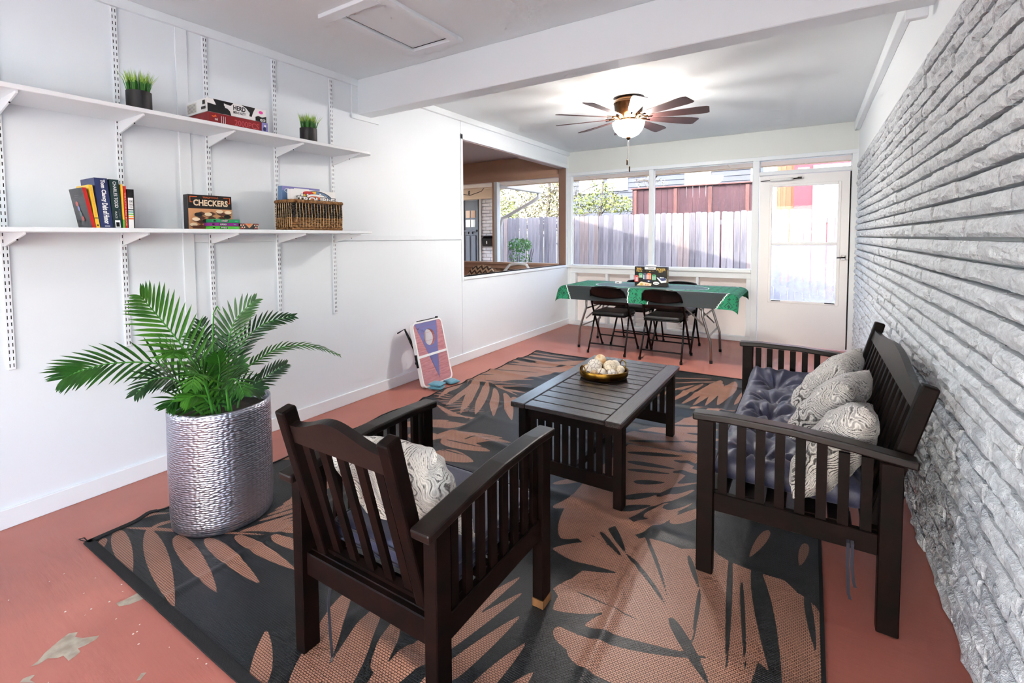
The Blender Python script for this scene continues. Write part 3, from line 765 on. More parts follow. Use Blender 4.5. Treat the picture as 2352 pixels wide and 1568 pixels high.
for x in (-3.13, -2.98): G().box(x, x + .12, NY + .068, NY + .08, .2, 1.33).build('door_panel', 'door_slate', d2, bevel=.01)
mb = thing('mailbox', (-2.46, NY, 1.10), 'black wall mailbox on the white brick by the grey door', 'mailbox')
G().prism([(-2.585, NY, 1.10), (-2.585, NY - .09, 1.10), (-2.585, NY - .11, 1.26), (-2.585, NY - .03, 1.31), (-2.585, NY, 1.31)], (.25, 0, 0)).build('box', 'steel_dark', mb, bevel=.004)
G().box(-2.595, -2.325, NY - .13, NY, 1.30, 1.315).build('lid', 'steel_dark', mb, bevel=.003)
f = Face((-2.49, NY - .098, 1.15), (.035, 0, 0), (0, -.006, .06)); f.text('p_white', '8', 0, 0, 1, 1, .03); f.build(mb, 'number')
nr = thing('neighbour_eave', (-1.6, 7.4, 2.1), None, None, kind='structure')
G().box(-4.5, -1.56, 6.75, 8.35, 2.26, 2.30).build('eave_soffit', 'nb_beige', nr)
G().box(-1.56, -1.53, 6.75, 8.35, 2.13, 2.34).build('fascia_board', 'gutter_paint', nr)
gt = thing('gutter', (-1.5, 7.5, 2.1), 'white roof gutter with elbowed downspout beyond the porch window', 'gutter')
G().prism([(-1.53, 6.75, 2.13), (-1.44, 6.75, 2.13), (-1.42, 6.75, 2.23), (-1.53, 6.75, 2.23)], (0, 1.6, 0)).build('trough', 'gutter_paint', gt, bevel=.006)
G().tube([(-1.48, 8.25, 2.14), (-1.48, 8.25, 2.06), (-1.56, 8.22, 1.99), (-2.1, 8.2, 1.74), (-2.28, 8.18, 1.66), (-2.30, 8.16, 1.5), (-2.30, 8.16, .1)], .034, 10).build('downspout', 'gutter_paint', gt, smooth=True)
G().tube([(-2.9, 7.2, 2.24), (-2.6, 7.2, 2.1), (-2.35, 7.2, 2.06), (-2.1, 7.2, 2.12), (-1.95, 7.2, 2.25)], .006, 5).build('hanging_cable', 'rubber', nr)
# furniture next door
pc = thing('porch_chair', (-1.28, 5.95, 0), 'wicker porch chair with brown and cream zigzag cushion', 'chair')
g = G(); g.box(-1.55, -1.02, 5.6, 6.1, .34, .40)
for x in (-1.53, -1.06):
    for y in (5.62, 6.05): g.box(x, x + .035, y, y + .035, 0, .36)
g.build('seat_frame', 'steel_dark', pc)
def chev():
    m, nt, p = newmat('chevron_fabric')
    v = coords(nt, (1, 1, 1)); sp = N(nt, 'ShaderNodeSeparateXYZ'); nt.links.new(v, sp.inputs[0])
    pp = N(nt, 'ShaderNodeMath', operation='PINGPONG'); pp.inputs[1].default_value = .05; nt.links.new(sp.outputs[0], pp.inputs[0])
    ad = N(nt, 'ShaderNodeMath', operation='ADD'); nt.links.new(pp.outputs[0], ad.inputs[0]); nt.links.new(sp.outputs[2], ad.inputs[1])
    p2 = N(nt, 'ShaderNodeMath', operation='PINGPONG'); p2.inputs[1].default_value = .035; nt.links.new(ad.outputs[0], p2.inputs[0])
    gtn = N(nt, 'ShaderNodeMath', operation='GREATER_THAN'); gtn.inputs[1].default_value = .0175; nt.links.new(p2.outputs[0], gtn.inputs[0])
    mx = N(nt, 'ShaderNodeMix'); mx.data_type = 'RGBA'; mx.inputs[6].default_value = lin(86, 66, 58); mx.inputs[7].default_value = lin(222, 190, 156)
    nt.links.new(gtn.outputs[0], mx.inputs[0]); nt.links.new(mx.outputs[2], p.inputs['Base Color']); p.inputs['Roughness'].default_value = .9
chev()
def cush(u, v):
    a = 2 * math.pi * u; ca, sa = math.cos(a), math.sin(a)
    return (-1.28 + .27 * (abs(ca) ** .6) * math.copysign(1, ca) * (math.sin(math.pi * v) ** .35), 6.0 + .06 * (abs(sa) ** .8) * math.copysign(1, sa) * (math.sin(math.pi * v) ** .5) + (v - .5) * .1, .40 + .46 * v)
G().grid(cush, 28, 16).build('cushion', 'chevron_fabric', pc, smooth=True)
wc = thing('white_chair', (-.62, 5.75, 0), 'white rounded plastic chair back just showing above the opening sill', 'chair')
g = G(); g.tube([(-.85, 5.95, .42), (-.84, 6.0, .78), (-.76, 6.02, .875), (-.62, 6.02, .895), (-.48, 6.02, .875), (-.40, 6.0, .78), (-.39, 5.95, .42)], .022, 10); g.build('back_hoop', 'white_plastic', wc, smooth=True)
g = G(); g.box(-.85, -.39, 5.55, 5.98, .40, .43); g.build('seat', 'white_plastic', wc, bevel=.01)
for x in (-.83, -.43):
    for y in (5.57, 5.93): G().tube([(x, y, 0), (x, y, .41)], .015, 8).build('leg', 'white_plastic', wc)

# ================================================================== slatted chair and bench (same make)
def slat_seat(root, Wd, nback, worn=False):
    hw = Wd / 2; fy, ry = .272, -.272
    def L(g, n, m='dark_wood', parent=root, **k): return g.build(n, m, parent, local=True, **k)
    for sx in (-1, 1):
        x = sx * hw
        for y, zt in ((fy, .583), (ry, .552)):
            leg = L(G().box(x - .021, x + .021, y - .029, y + .029, .028 if worn and y == fy else 0.0, zt), 'leg', bevel=.003)
            if worn and y == fy: L(G().box(x - .021, x + .021, y - .029, y + .029, 0, .028), 'worn_foot', 'worn_wood', leg)
        L(G().box(x - .013, x + .013, ry + .029, fy - .029, .245, .315), 'side_rail', bevel=.003)
        L(G().strip([(x, .318, .594), (x, .20, .600), (x, .0, .597), (x, -.17, .583), (x, -.335, .562)], .062, .027, (1, 0, 0)), 'arm', 'dark_wood_sheen', bevel=.006, seg=2)
        for k in range(8):
            y = ry + .029 + (k + .5) * (.544 - .058) / 8 + .002
            L(G().box(x - .007, x + .007, y - .015, y + .015, .31, .585 - (.03 if y < -.1 else 0.008)), 'side_slat')
    L(G().box(-hw + .021, hw - .021, ry - .013, ry + .013, .245, .315), 'back_rail', bevel=.003)
    L(G().box(-hw + .021, hw - .021, fy - .013, fy + .013, .245, .315), 'front_rail', bevel=.003)
    for k in range(6):
        y = -.235 + k * .093; L(G().box(-hw + .013, hw - .013, y - .032, y + .032, .300, .318), 'seat_slat', bevel=.002)
    b0 = Vector((0, -.225, .262)); dv = Vector((0, -.142, .532)); ln = dv.length; dn = dv / ln; nn = Vector((1, 0, 0)).cross(dn)
    xs = hw - .064
    for sx in (-1, 1): L(G().bar(b0 + Vector((sx * xs, 0, 0)), b0 + dv + Vector((sx * xs, 0, 0)), .04, .046), 'stile', bevel=.006, seg=2)
    n = 24; top, bot = [], []
    for i in range(n + 1):
        u = i / n; x = -xs + .02 + u * (2 * xs - .04); s = .508 + .042 * (0.5 - 0.5 * math.cos(2 * math.pi * u)) ** 1.2
        top.append(b0 + dn * s + Vector((x, 0, 0)) - nn * .013); bot.append(b0 + dn * .452 + Vector((x, 0, 0)) - nn * .013)
    g = G(); vs = top + bot + [p + nn * .026 for p in top] + [p + nn * .026 for p in bot]; m1 = n + 1; fs = []
    for i in range(n):
        fs += [(i, i + 1, m1 + i + 1, m1 + i), (2 * m1 + i, 3 * m1 + i, 3 * m1 + i + 1, 2 * m1 + i + 1), (i, 2 * m1 + i, 2 * m1 + i + 1, i + 1), (m1 + i, m1 + i + 1, 3 * m1 + i + 1, 3 * m1 + i)]
    fs += [(0, m1, 3 * m1, 2 * m1), (n, 2 * m1 + n, 3 * m1 + n, m1 + n)]
    L(g.add(vs, fs), 'crest_rail', 'dark_wood_sheen')
    L(G().bar(b0 + dn * .05 + Vector((-xs, 0, 0)), b0 + dn * .05 + Vector((xs, 0, 0)), .05, .022, side=dn), 'lower_back_rail')
    for k in range(nback):
        x = -xs + .02 + (k + .5) * (2 * xs - .04) / nback; sh = Vector((x, 0, 0))
        L(G().bar(b0 + dn * .06 + sh, b0 + dn * .47 + sh, .03, .012), 'back_slat')
CH_C = (1.953, 1.147, .006)
ac = thing('armchair', CH_C, 'dark-stained slatted wooden armchair with navy seat cushion, back to the camera', 'armchair')
slat_seat(ac, .53, 5, True)
BN_C = (2.937, 2.605, .006)
bn = thing('bench', BN_C, 'dark-stained slatted wooden bench against the white brick wall', 'bench', rz=math.pi / 2)
slat_seat(bn, 1.42, 14)

def soft_box(x0, x1, y0, y1, z0, z1, nx, ny, top, r=.03):
    """closed cushion: top and bottom grids with a rounded rim"""
    g = G()
    def fn(sgn):
        def f(u, v):
            x = x0 + (x1 - x0) * u; y = y0 + (y1 - y0) * v
            ex = min(u, 1 - u) * (x1 - x0); ey = min(v, 1 - v) * (y1 - y0)
            def rim(e): return 1 if e > r else math.sqrt(max(0, 1 - (1 - e / r) ** 2))
            k = rim(ex) * rim(ey); zm = (z0 + z1) / 2
            return (x, y, zm + (sgn * (z1 - z0) / 2 * k if sgn < 0 else ((z1 - zm) + top(x, y)) * k))
        return f
    g.grid(fn(1), nx, ny); g.grid(fn(-1), nx, ny); return g
def rim_loop(x0, x1, y0, y1, z, rc):
    P = []
    for cx, cy, a in ((x1 - rc, y1 - rc, 0), (x0 + rc, y1 - rc, 90), (x0 + rc, y0 + rc, 180), (x1 - rc, y0 + rc, 270)):
        for k in range(5): t = math.radians(a + k * 22.5); P.append((cx + rc * math.cos(t), cy + rc * math.sin(t), z))
    return P
sc_ = thing('seat_cushion', (CH_C[0], CH_C[1], .324), 'flat navy seat cushion with piping on the armchair', 'cushion')
lx = lambda x, y, z: (CH_C[0] + x, CH_C[1] + y, CH_C[2] + z)
soft_box(CH_C[0] - .235, CH_C[0] + .235, CH_C[1] - .20, CH_C[1] + .29, .325, .388, 40, 44, lambda x, y: .006 * math.cos((x - CH_C[0]) * 6) * math.cos((y - CH_C[1]) * 5), .022).build('cushion_body', 'navy_fabric', sc_, smooth=True, weld=True)
for z in (.338, .380): G().tube(rim_loop(CH_C[0] - .234, CH_C[0] + .234, CH_C[1] - .199, CH_C[1] + .289, z, .03), .004, 6, closed=True).build('piping', 'navy_piping', sc_, smooth=True)
G().strip([(1.80, .90, .33), (1.795, .872, .20), (1.80, .872, .10), (1.807, .872, .03), (1.80, .872, .012)], .009, .0015, (0, 1, 0)).build('tie_ribbon', 'black_ribbon', sc_)

# tufted bench cushion
tufts = [(x, y) for x in (-.50, -.25, 0, .25, .50) for y in (-.10, .11)]
rw = random.Random(9); fold = [(rw.uniform(-.65, .65), rw.uniform(-.25, .25), rw.uniform(0, 3.14), rw.uniform(30, 60), rw.uniform(0, 6)) for _ in range(26)]
def tuft_top(x, y):
    h = .036
    for tx, ty in tufts:
        d2 = (x - tx) ** 2 + (y - ty) ** 2; d = math.sqrt(d2); a = math.atan2(y - ty, x - tx)
        h -= .05 * math.exp(-d2 / .0035) ; h += .010 * math.sin(a * 9 + tx * 9) * math.exp(-(d - .075) ** 2 / .0022) + .005 * math.sin(a * 17 + tx * 5) * math.exp(-(d - .05) ** 2 / .0012)
    h += .007 * math.sin(y * 85 + 10 * x + 3 * math.sin(x * 14)) * (0.5 + .5 * math.sin(x * 9 + y * 7))
    for fx, fy_, a, fq, ph in fold:
        d2 = (x - fx) ** 2 + (y - fy_) ** 2
        h += .006 * math.exp(-d2 / .01) * math.sin(fq * ((x - fx) * math.cos(a) + (y - fy_) * math.sin(a)) + ph)
    if x > .42: h += 0.9 * (x - .42) ** 2 + .02 * (x - .42) / .2
    return h
bc = thing('bench_cushion', (BN_C[0], BN_C[1], .324), 'tufted navy cushion covering the bench seat', 'cushion', rz=math.pi / 2)
g = soft_box(-.62, .672, -.225, .262, .0, .064, 180, 76, tuft_top, .05); g.build('cushion_body', 'navy_fabric', bc, smooth=True, weld=True, local=True)
for i, (tx, ty) in enumerate(tufts): G().ball((tx, ty, .064 + tuft_top(tx, ty) + .001), .007, 10, 6, (1, 1, .5)).build('tuft_button', 'navy_piping', bc, smooth=True, local=True)
for k, (dx, z1) in enumerate(((0, .085), (.012, .13))):
    G().strip([(-.615, -.16 - dx, .0), (-.735, -.165 - dx, -.05), (-.737, -.165 - dx, -.12), (-.737, -.17 - dx, z1 - .30), (-.737, -.175 - dx, z1 - .32)], .009, .0015, (0, 1, 0)).build('tie_ribbon', 'black_ribbon', bc, local=True)

# throw pillows
def pillow(name, loc, size, th, euler, mat, label, seed):
    rp = random.Random(seed); g = G(); n = 34; ph = [rp.uniform(0, 6.28) for _ in range(8)]
    def fn(sg):
        def f(u, v):
            a, b = 2 * u - 1, 2 * v - 1
            pin = 1 - .10 * (1 - abs(a) ** 2) * abs(b) ** 6 - 0; pin2 = 1 - .10 * (1 - abs(b) ** 2) * abs(a) ** 6
            x, y = a * size[0] / 2 * pin2, b * size[1] / 2 * pin
            k = max(0, (1 - abs(a) ** 2.6) * (1 - abs(b) ** 2.6)) ** .5
            w = .010 * k * (math.sin(9 * a + 5 * b + ph[0]) * .5 + math.sin(-6 * a + 11 * b + ph[1]) * .5 + .4 * math.sin(19 * a - 3 * b + ph[2]))
            edge = .012 * math.sin(14 * (a - b) + ph[3]) * (max(abs(a), abs(b)) ** 4) * (1 - k)
            return (x, y, sg * (th / 2 * k + w * .6) + edge)
        return f
    g.grid(fn(1), n, n); g.grid(fn(-1), n, n)
    o = g.build(name, mat, None, smooth=True, weld=True, local=True, label=label, cat='pillow', group='patterned throw pillows')
    o.location = loc; o.rotation_euler = euler
    return o
rad = math.radians
# chair pillow leans on the slat back
pillow('throw_pillow', (1.945, 1.015, .535), (.46, .34), .14, (rad(116), rad(-5), rad(2)), 'paisley_light', 'cream and grey patterned pillow leaning on the armchair back', 2)
for i, (x, y, z, az, tilt, spin, lab) in enumerate(((3.07, 2.135, .485, -14, 60, 16, 'grey paisley pillow nearest the camera on the bench'), (3.06, 2.51, .505, -16, 56, 4, 'grey paisley pillow in the middle of three on the bench'), (3.06, 2.93, .50, -8, 52, -6, 'grey paisley pillow at the far end of the bench'))):
    o = pillow('throw_pillow', (x, y, z), (.40, .46), .17, (0, 0, 0), 'paisley_dark', lab, 5 + i)
    o.rotation_euler = (Matrix.Rotation(rad(az), 4, 'Z') @ Matrix.Rotation(rad(-tilt), 4, 'Y') @ Matrix.Rotation(rad(spin), 4, 'Z')).to_euler()

# ================================================================== coffee table
ct = thing('coffee_table', (1.99, 2.61, .005), 'dark wooden coffee table with slatted top and slatted ends', 'table')
tx0, tx1, ty0, ty1, tz = 1.705, 2.285, 2.045, 3.185, .438
for x0, x1 in ((tx0, tx0 + .078), (tx1 - .078, tx1)): G().box(x0, x1, ty0, ty1, tz - .026, tz).build('edge_board', 'dark_wood_y', ct, bevel=.004)
ns = 13; w = (ty1 - ty0) / ns
for k in range(ns): G().box(tx0 + .081, tx1 - .081, ty0 + k * w + .0025, ty0 + (k + 1) * w - .0025, tz - .024, tz - .002).build('top_slat', 'dark_wood_x', ct, bevel=.003)
for y in (ty0 + .085, ty1 - .085):
    for x in (tx0 + .035, tx1 - .035): G().box(x - .022, x + .022, y - .027, y + .027, .005, tz - .026).build('leg', 'dark_wood', ct, bevel=.003)
    G().box(tx0 + .05, tx1 - .05, y - .011, y + .011, .345, tz - .026).build('apron', 'dark_wood', ct)
    G().box(tx0 + .05, tx1 - .05, y - .011, y + .011, .075, .145).build('end_rail', 'dark_wood', ct, bevel=.002)
    for k in range(10):
        x = tx0 + .066 + (k + .5) * (tx1 - tx0 - .132) / 10; G().box(x - .015, x + .015, y - .006, y + .006, .14, .35).build('end_slat', 'dark_wood', ct)
for x in (tx0 + .035, tx1 - .035): G().box(x - .010, x + .010, ty0 + .11, ty1 - .11, .365, tz - .026).build('side_apron', 'dark_wood', ct)
G().box(1.985, 2.005, ty0 + .09, ty1 - .09, .085, .12).build('stretcher', 'dark_wood', ct)

# brass tray with decorative balls
TC = (1.955, 2.70); TZ = tz
tr = thing('brass_tray', (TC[0], TC[1], TZ), 'oval antique brass tray with two loop handles on the coffee table', 'tray')
def oval(a, b, z, n=40): return [(TC[0] + a * math.cos(t) * .77 - b * math.sin(t) * -.64 * 0 + 0 - b * math.sin(t) * .64 * 0, 0, 0) for t in [0]]
def ov(t, a, b): 
    ca, sa = a * math.cos(t), b * math.sin(t); r = rad(30)
    return TC[0] + ca * math.cos(r) - sa * math.sin(r), TC[1] + ca * math.sin(r) + sa * math.cos(r)
def ringrows(rows, n=44):
    g = G(); vs, fs = [], []
    for a, b, z in rows:
        for k in range(n): x, y = ov(2 * math.pi * k / n, a, b); vs.append((x, y, TZ + z))
    for i in range(len(rows) - 1):
        for k in range(n): fs.append((i * n + k, i * n + (k + 1) % n, (i + 1) * n + (k + 1) % n, (i + 1) * n + k))
    fs.append(tuple(range(n)))
    return g.add(vs, fs)
ringrows([(.118, .098, .001), (.135, .114, .004), (.143, .121, .018), (.146, .124, .048), (.1435, .1215, .05), (.140, .118, .045), (.137, .115, .018), (.128, .107, .010), (.01, .01, .009)]).build('tray_body', 'brass', tr, smooth=True)
for t, tilt in ((3.65, .0), (.55, .0)):
    x, y = ov(t, .146, .124); dx, dy = x - TC[0], y - TC[1]; l = math.hypot(dx, dy); dx, dy = dx / l, dy / l
    tgx, tgy = -dy, dx
    pts = [(x + tgx * .026 * math.cos(a) + dx * .004, y + tgy * .026 * math.cos(a) + dy * .004, TZ + .058 + .026 * math.sin(a)) for a in [2 * math.pi * k / 20 for k in range(20)]]
    G().tube(pts, .0035, 8, closed=True).build('handle', 'brass', tr, smooth=True)
def ball_mat(name, c, c2, sc_n, kind):
    m, nt, p = newmat(name); v = coords(nt)
    if kind == 'crack': t = N(nt, 'ShaderNodeTexVoronoi', Scale=sc_n); t.feature = 'DISTANCE_TO_EDGE'; o = t.outputs[0]; pos = (.02, .06)
    elif kind == 'holes': t = N(nt, 'ShaderNodeTexVoronoi', Scale=sc_n); o = t.outputs[0]; pos = (.12, .3)
    else: t = N(nt, 'ShaderNodeTexNoise', Scale=sc_n); o = t.outputs[0]; pos = (.35, .6)
    nt.links.new(v, t.inputs['Vector']); r = N(nt, 'ShaderNodeValToRGB'); r.color_ramp.elements[0].position = pos[0]; r.color_ramp.elements[0].color = c2; r.color_ramp.elements[1].position = pos[1]; r.color_ramp.elements[1].color = c
    nt.links.new(o, r.inputs[0]); nt.links.new(r.outputs[0], p.inputs['Base Color'])
    b = N(nt, 'ShaderNodeBump', Strength=.7, Distance=.004); nt.links.new(o, b.inputs['Height']); nt.links.new(b.outputs[0], p.inputs['Normal']); p.inputs['Roughness'].default_value = .7
ball_mat('ball_marble', lin(228, 220, 206), lin(140, 118, 104), 40, 'crack'); ball_mat('ball_holes', lin(226, 210, 182), lin(96, 66, 48), 110, 'holes'); ball_mat('ball_shell', lin(232, 212, 176), lin(196, 150, 96), 40, 'noise'); ball_mat('ball_plain', lin(238, 230, 210), lin(226, 214, 190), 20, 'noise')
ball_mat('ball_patch', lin(230, 218, 200), lin(120, 76, 52), 26, 'crack')
balls = [(-.055, .005, .062, .044, 'ball_marble', 'large veined cream ball at the left of the tray'), (-.012, .062, .085, .036, 'ball_shell', 'tan ruffled shell ball highest at the back of the tray'), (.040, .000, .058, .042, 'ball_holes', 'cream ball pierced with small holes in the tray centre'),
         (.078, .060, .050, .036, 'ball_plain', 'smooth plain ivory ball at the back right of the tray'), (-.098, -.005, .040, .032, 'ball_patch', 'patched cream ball at the far left of the tray'), (-.02, -.052, .036, .029, 'ball_patch', 'small cream ball with brown cracks at the front of the tray'),
         (.040, -.062, .034, .028, 'ball_marble', 'small veined ball at the front right of the tray'), (.092, -.022, .034, .026, 'ball_holes', 'small pierced ball beside the tray rim'), (.108, .022, .036, .027, 'ball_plain', 'small speckled ivory ball at the right rim of the tray'), (-.068, -.052, .030, .024, 'ball_shell', 'small tan shell ball behind the front handle'), (-.055, .066, .034, .028, 'ball_patch', 'small cracked ball half hidden at the tray back')]
cr, sr = math.cos(rad(30)), math.sin(rad(30))
for dx, dy, dz, r_, m_, lab in balls:
    u, v = dx * .95, dy * .95
    x, y = TC[0] + u * cr - v * sr, TC[1] + u * sr + v * cr
    o = G().ball((x, y, TZ + dz), r_, 20, 14).build('decor_ball', m_, None, smooth=True, label=lab, cat='ball', group='decorative balls in the tray', weld=True)

# ================================================================== folding table with poker mat
ft = thing('folding_table', (1.465, 5.40, 0), 'long folding table with grey steel legs by the window wall', 'table')
fx0, fx1, fy0, fy1, fz = .60, 2.34, 5.05, 5.77, .718
G().box(fx0, fx1, fy0, fy1, fz - .035, fz).build('table_top', 'white_plastic', ft, bevel=.01, seg=2)
for sx, xt, xf in ((-1, .83, .74), (1, 2.08, 2.165)):
    for y in (fy0 + .06, fy1 - .08):
        G().tube([(xt, y, fz - .035), (xt, y, .47), (xt + (xf - xt) * .25, y, .40), (xf - (xf - xt) * .1, y, .22), (xf, y, .012)], .0125, 10).build('leg', 'grey_metal', ft, smooth=True)
        G().lathe([(.015, 0), (.015, .03)], (xf, y, 0.0), 12).build('foot_cap', 'rubber', ft)
    for z, k in ((.46, 0), (.26, .6)):
        xx = xt + (xf - xt) * k; G().tube([(xx, fy0 + .06, z), (xx, fy1 - .08, z)], .009, 8).build('cross_bar', 'grey_metal', ft)
    for y in (fy0 + .14, fy1 - .16): G().tube([(xt + (xf - xt) * .4, y, .33), (xt - sx * .18, y, .53), (xt - sx * .36, y, fz - .036)], .008, 8).build('brace', 'grey_metal', ft)
pm('felt_green', lin(24, 120, 84), .85); pm('felt_black', lin(30, 38, 40), .75); pm('felt_line', lin(226, 232, 228), .7); pm('felt_teal', lin(66, 90, 92), .75); pm('felt_spade', lin(12, 62, 46), .85); pm('felt_top_green', lin(64, 156, 124), .8)
mt = G(); NX, NY_ = 216, 104
MX0, MX1, MY0, MY1 = .50, 2.44, 4.86, 5.92
def mat_pt(u, v):
    x = MX0 + (MX1 - MX0) * u; y = MY0 + (MY1 - MY0) * v; z = fz + .003
    def drape(e, r=.05, fall=1.15):
        # arc over the edge: returns (outward, drop)
        if e <= 0: return e, 0
        a = min(e / r, 1.05); o = r * math.sin(a); d = r * (1 - math.cos(a)); rest = max(0, e - 1.05 * r); return o + rest * math.cos(1.05), d + rest * math.sin(1.05)
    if y < fy0: o, d = drape(fy0 - y); y = fy0 - o - .002; z -= d
    elif y > fy1: o, d = drape(y - fy1); y = fy1 + o + .002; z -= d
    if x < fx0: o, d = drape(fx0 - x, .09); x = fx0 - o; z -= d * .8
    elif x > fx1: o, d = drape(x - fx1, .09); x = fx1 + o; z -= d * .8
    return (x, y, z)
mt.grid(mat_pt, NX, NY_)
MMN = ['felt_green', 'felt_black', 'felt_line', 'felt_teal', 'felt_spade', 'felt_top_green']; mt.mats = MMN; mt.m = []
def mat_cls(u, v):
    X, Y = u * 1.94, v * 1.06
    # black betting panels at the long edges, cut on the slant at the corners
    e = min(Y, 1.06 - Y); ex = min(X, 1.94 - X)
    c = abs(X - .97)
    band = .205
    if e < band:
        s = (ex - .10) - (band - e) * -.0 - (.20 - e) * .55
        inner = c - .10 - (e) * .1
        if s > 0 and inner > 0:
            if s < .009 or inner < .009 or band - e < .008: return 2
            return 1
    dx, dy = max(0, c - .40), abs(Y - .53); d = math.hypot(dx, dy)
    if d < .22: return 2 if d > .212 else (3 if d > .0 else 3)
    # suit pattern: spade spots on a diamond grid
    gx, gy = (X / .075) % 1 - .5, (Y / .075 + .5 * (int(X / .075) % 2)) % 1 - .5
    if abs(gx) * 1.1 + abs(gy + .06) < .23 or (abs(gx) < .05 and -.32 < gy < 0): return 4
    if abs(abs(gx) + abs(gy) - .5) < .04: return 4
    return 0
for j in range(NY_):
    for i in range(NX): mt.m.append(mat_cls((i + .5) / NX, (j + .5) / NY_))
mt.build('poker_mat', None, None, smooth=True, label='green and black printed poker mat draped over the folding table', cat='mat')
# poker set box
bx = thing('poker_set_box', (1.49, 5.39, .722), 'black poker set box with chip picture standing on the green mat', 'box')
G().box(1.312, 1.668, 5.35, 5.42, .722, .94).build('carton', 'p_black', bx, bevel=.001)
G().tube([(1.43, 5.385, .94), (1.435, 5.385, .952), (1.54, 5.385, .952), (1.545, 5.385, .94)], .007, 8).build('handle', 'white_plastic', bx, smooth=True)
f = Face((1.312, 5.35, .722), (.356, 0, 0), (0, 0, .218))
f.text('p_gold', '300-', .06, .82, .25, .94, .03).text('p_gold', 'PIECE', .06, .73, .24, .80, .02).text('p_gold', 'POKER', .69, .80, .96, .93, .03).text('p_gold', 'SET', .75, .72, .88, .79, .02)
f.rect('p_white', .32, .86, .66, .98).rect('p_grey', .42, .91, .62, .95).poly('p_gold', [(.44, .78), (.52, .78), (.48, .73)]).rect('p_gold', .36, .775, .43, .783).rect('p_gold', .53, .775, .61, .783)
for u, v, h, m1 in ((.13, .42, .20, 'p_green'), (.27, .34, .28, 'p_navy'), (.40, .36, .27, 'p_orange'), (.55, .33, .24, 'p_green'), (.01, .22, .28, 'p_red')):
    f.rect(m1, u, v, u + .13, v + h)
    for k in range(3): f.rect('p_white', u + .015 + k * .04, v + .02, u + .03 + k * .04, v + h - .03)
    f.ell(m1, u + .065, v + h, .066, .05).ell('p_white', u + .065, v + h, .05, .034).ell(m1, u + .065, v + h, .045, .03)
f.ell('p_navy', .46, .27, .07, .05).ell('p_white', .46, .27, .03, .022)
f.poly('p_cream', [(.08, .03), (.22, .24), (.55, .15), (.53, .03)]).ell('p_gold', .24, .10, .05, .06).text('p_red', '10', .36, .06, .46, .13)
f.ell('p_white', .69, .18, .095, .08).rect('p_grey', .62, .17, .76, .19)
f.poly('p_white', [(.70, .47), (.84, .20), (1.0, .24), (1.0, .42), (.92, .50)]).poly('p_navy', [(.74, .48), (.86, .30), (.99, .34), (.99, .42), (.92, .5)])
for k in range(3): f.ell('p_white', .82 + k * .04, .47, .018, .03)
f.build(bx)
f = Face((1.668, 5.35, .722), (0, .07, 0), (0, 0, .218)); f.rect('p_gold', .2, .2, .8, .85).text('p_black', '300', .3, .5, .7, .6); f.build(bx)
cb = thing('card_deck', (1.06, 5.52, .7215), 'small white deck of cards at the back of the poker mat', 'cards')
G().box(1.03, 1.10, 5.50, 5.55, .7215, .745).build('deck', 'p_white', cb, bevel=.002); f = Face((1.03, 5.50, .7215), (.07, 0, 0), (0, 0, .0235)); f.rect('p_grey', .3, .3, .7, .8); f.build(cb)

# folding chairs
def fold_chair(root):
    def L(g, n, m='black_metal', parent=root, **k): return g.build(n, m, parent, local=True, **k)
    def fp(z): t = z / .72; return .225 - .47 * t   # main frame line front foot -> top
    fr = [(-.212, .225, .012), (-.208, fp(.3), .3), (-.205, fp(.5), .50), (-.198, fp(.62) + .005, .62), (-.185, fp(.69) + .01, .69), (-.15, fp(.715) + .012, .722), (-.08, fp(.72) + .01, .733)]
    L(G().tube(fr + [(0, fp(.72) + .01, .735)] + [(-x, y, z) for x, y, z in reversed(fr)], .0115, 8), 'main_frame', smooth=True)
    for sx in (-1, 1):
        L(G().tube([(sx * .192, -.035, .445), (sx * .200, -.13, .22), (sx * .206, -.228, .012)], .010, 8), 'rear_leg', smooth=True)
        L(G().lathe([(.014, 0), (.014, .03)], (sx * .206, -.228, 0), 10), 'foot_cap', 'rubber'); L(G().lathe([(.015, 0), (.015, .03)], (sx * .212, .225, 0), 10), 'foot_cap', 'rubber')
        L(G().box(sx * .200 - .004, sx * .200 + .004, -.10, .10, .395, .415), 'seat_bracket')
    L(G().tube([(-.205, fp(.14), .14), (.205, fp(.14), .14)], .008, 8), 'front_bar'); L(G().tube([(-.205, -.19, .10), (.205, -.19, .10)], .008, 8), 'rear_bar')
    def bk(u, v):
        z = .525 + .202 * v; x = (u - .5) * .380 * (1 - .16 * max(0, v - .45) ** 2 * 3.2); return (x, fp(z) + .008 - .028 * (1 - (2 * u - 1) ** 2), z)
    g = G(); g.grid(bk, 16, 8); g.grid(lambda u, v: tuple(Vector(bk(u, v)) + Vector((0, -.006, 0))), 16, 8); L(g, 'backrest', smooth=True)
    g = soft_box(-.188, .188, -.175, .205, .412, .45, 24, 24, lambda x, y: .008, .028); L(g, 'seat', 'black_vinyl', smooth=True, weld=True)
    L(G().box(-.186, .186, -.172, .202, .405, .418), 'seat_pan', bevel=.004)
labs = ['black folding chair at the near side of the poker table, left one', 'black folding chair at the near side of the poker table, right one', 'black folding chair behind the poker table, left of the poker box', 'black folding chair behind the poker table, right of the poker box']
c0 = thing('folding_chair', (1.137, 5.150, 0), labs[0], 'chair', 'folding chairs round the poker table'); fold_chair(c0)
dup(c0, (1.715, 5.135, 0), 0, labs[1]); dup(c0, (1.22, 5.66, 0), math.pi, labs[2]); dup(c0, (1.70, 5.665, 0), math.pi - .03, labs[3])

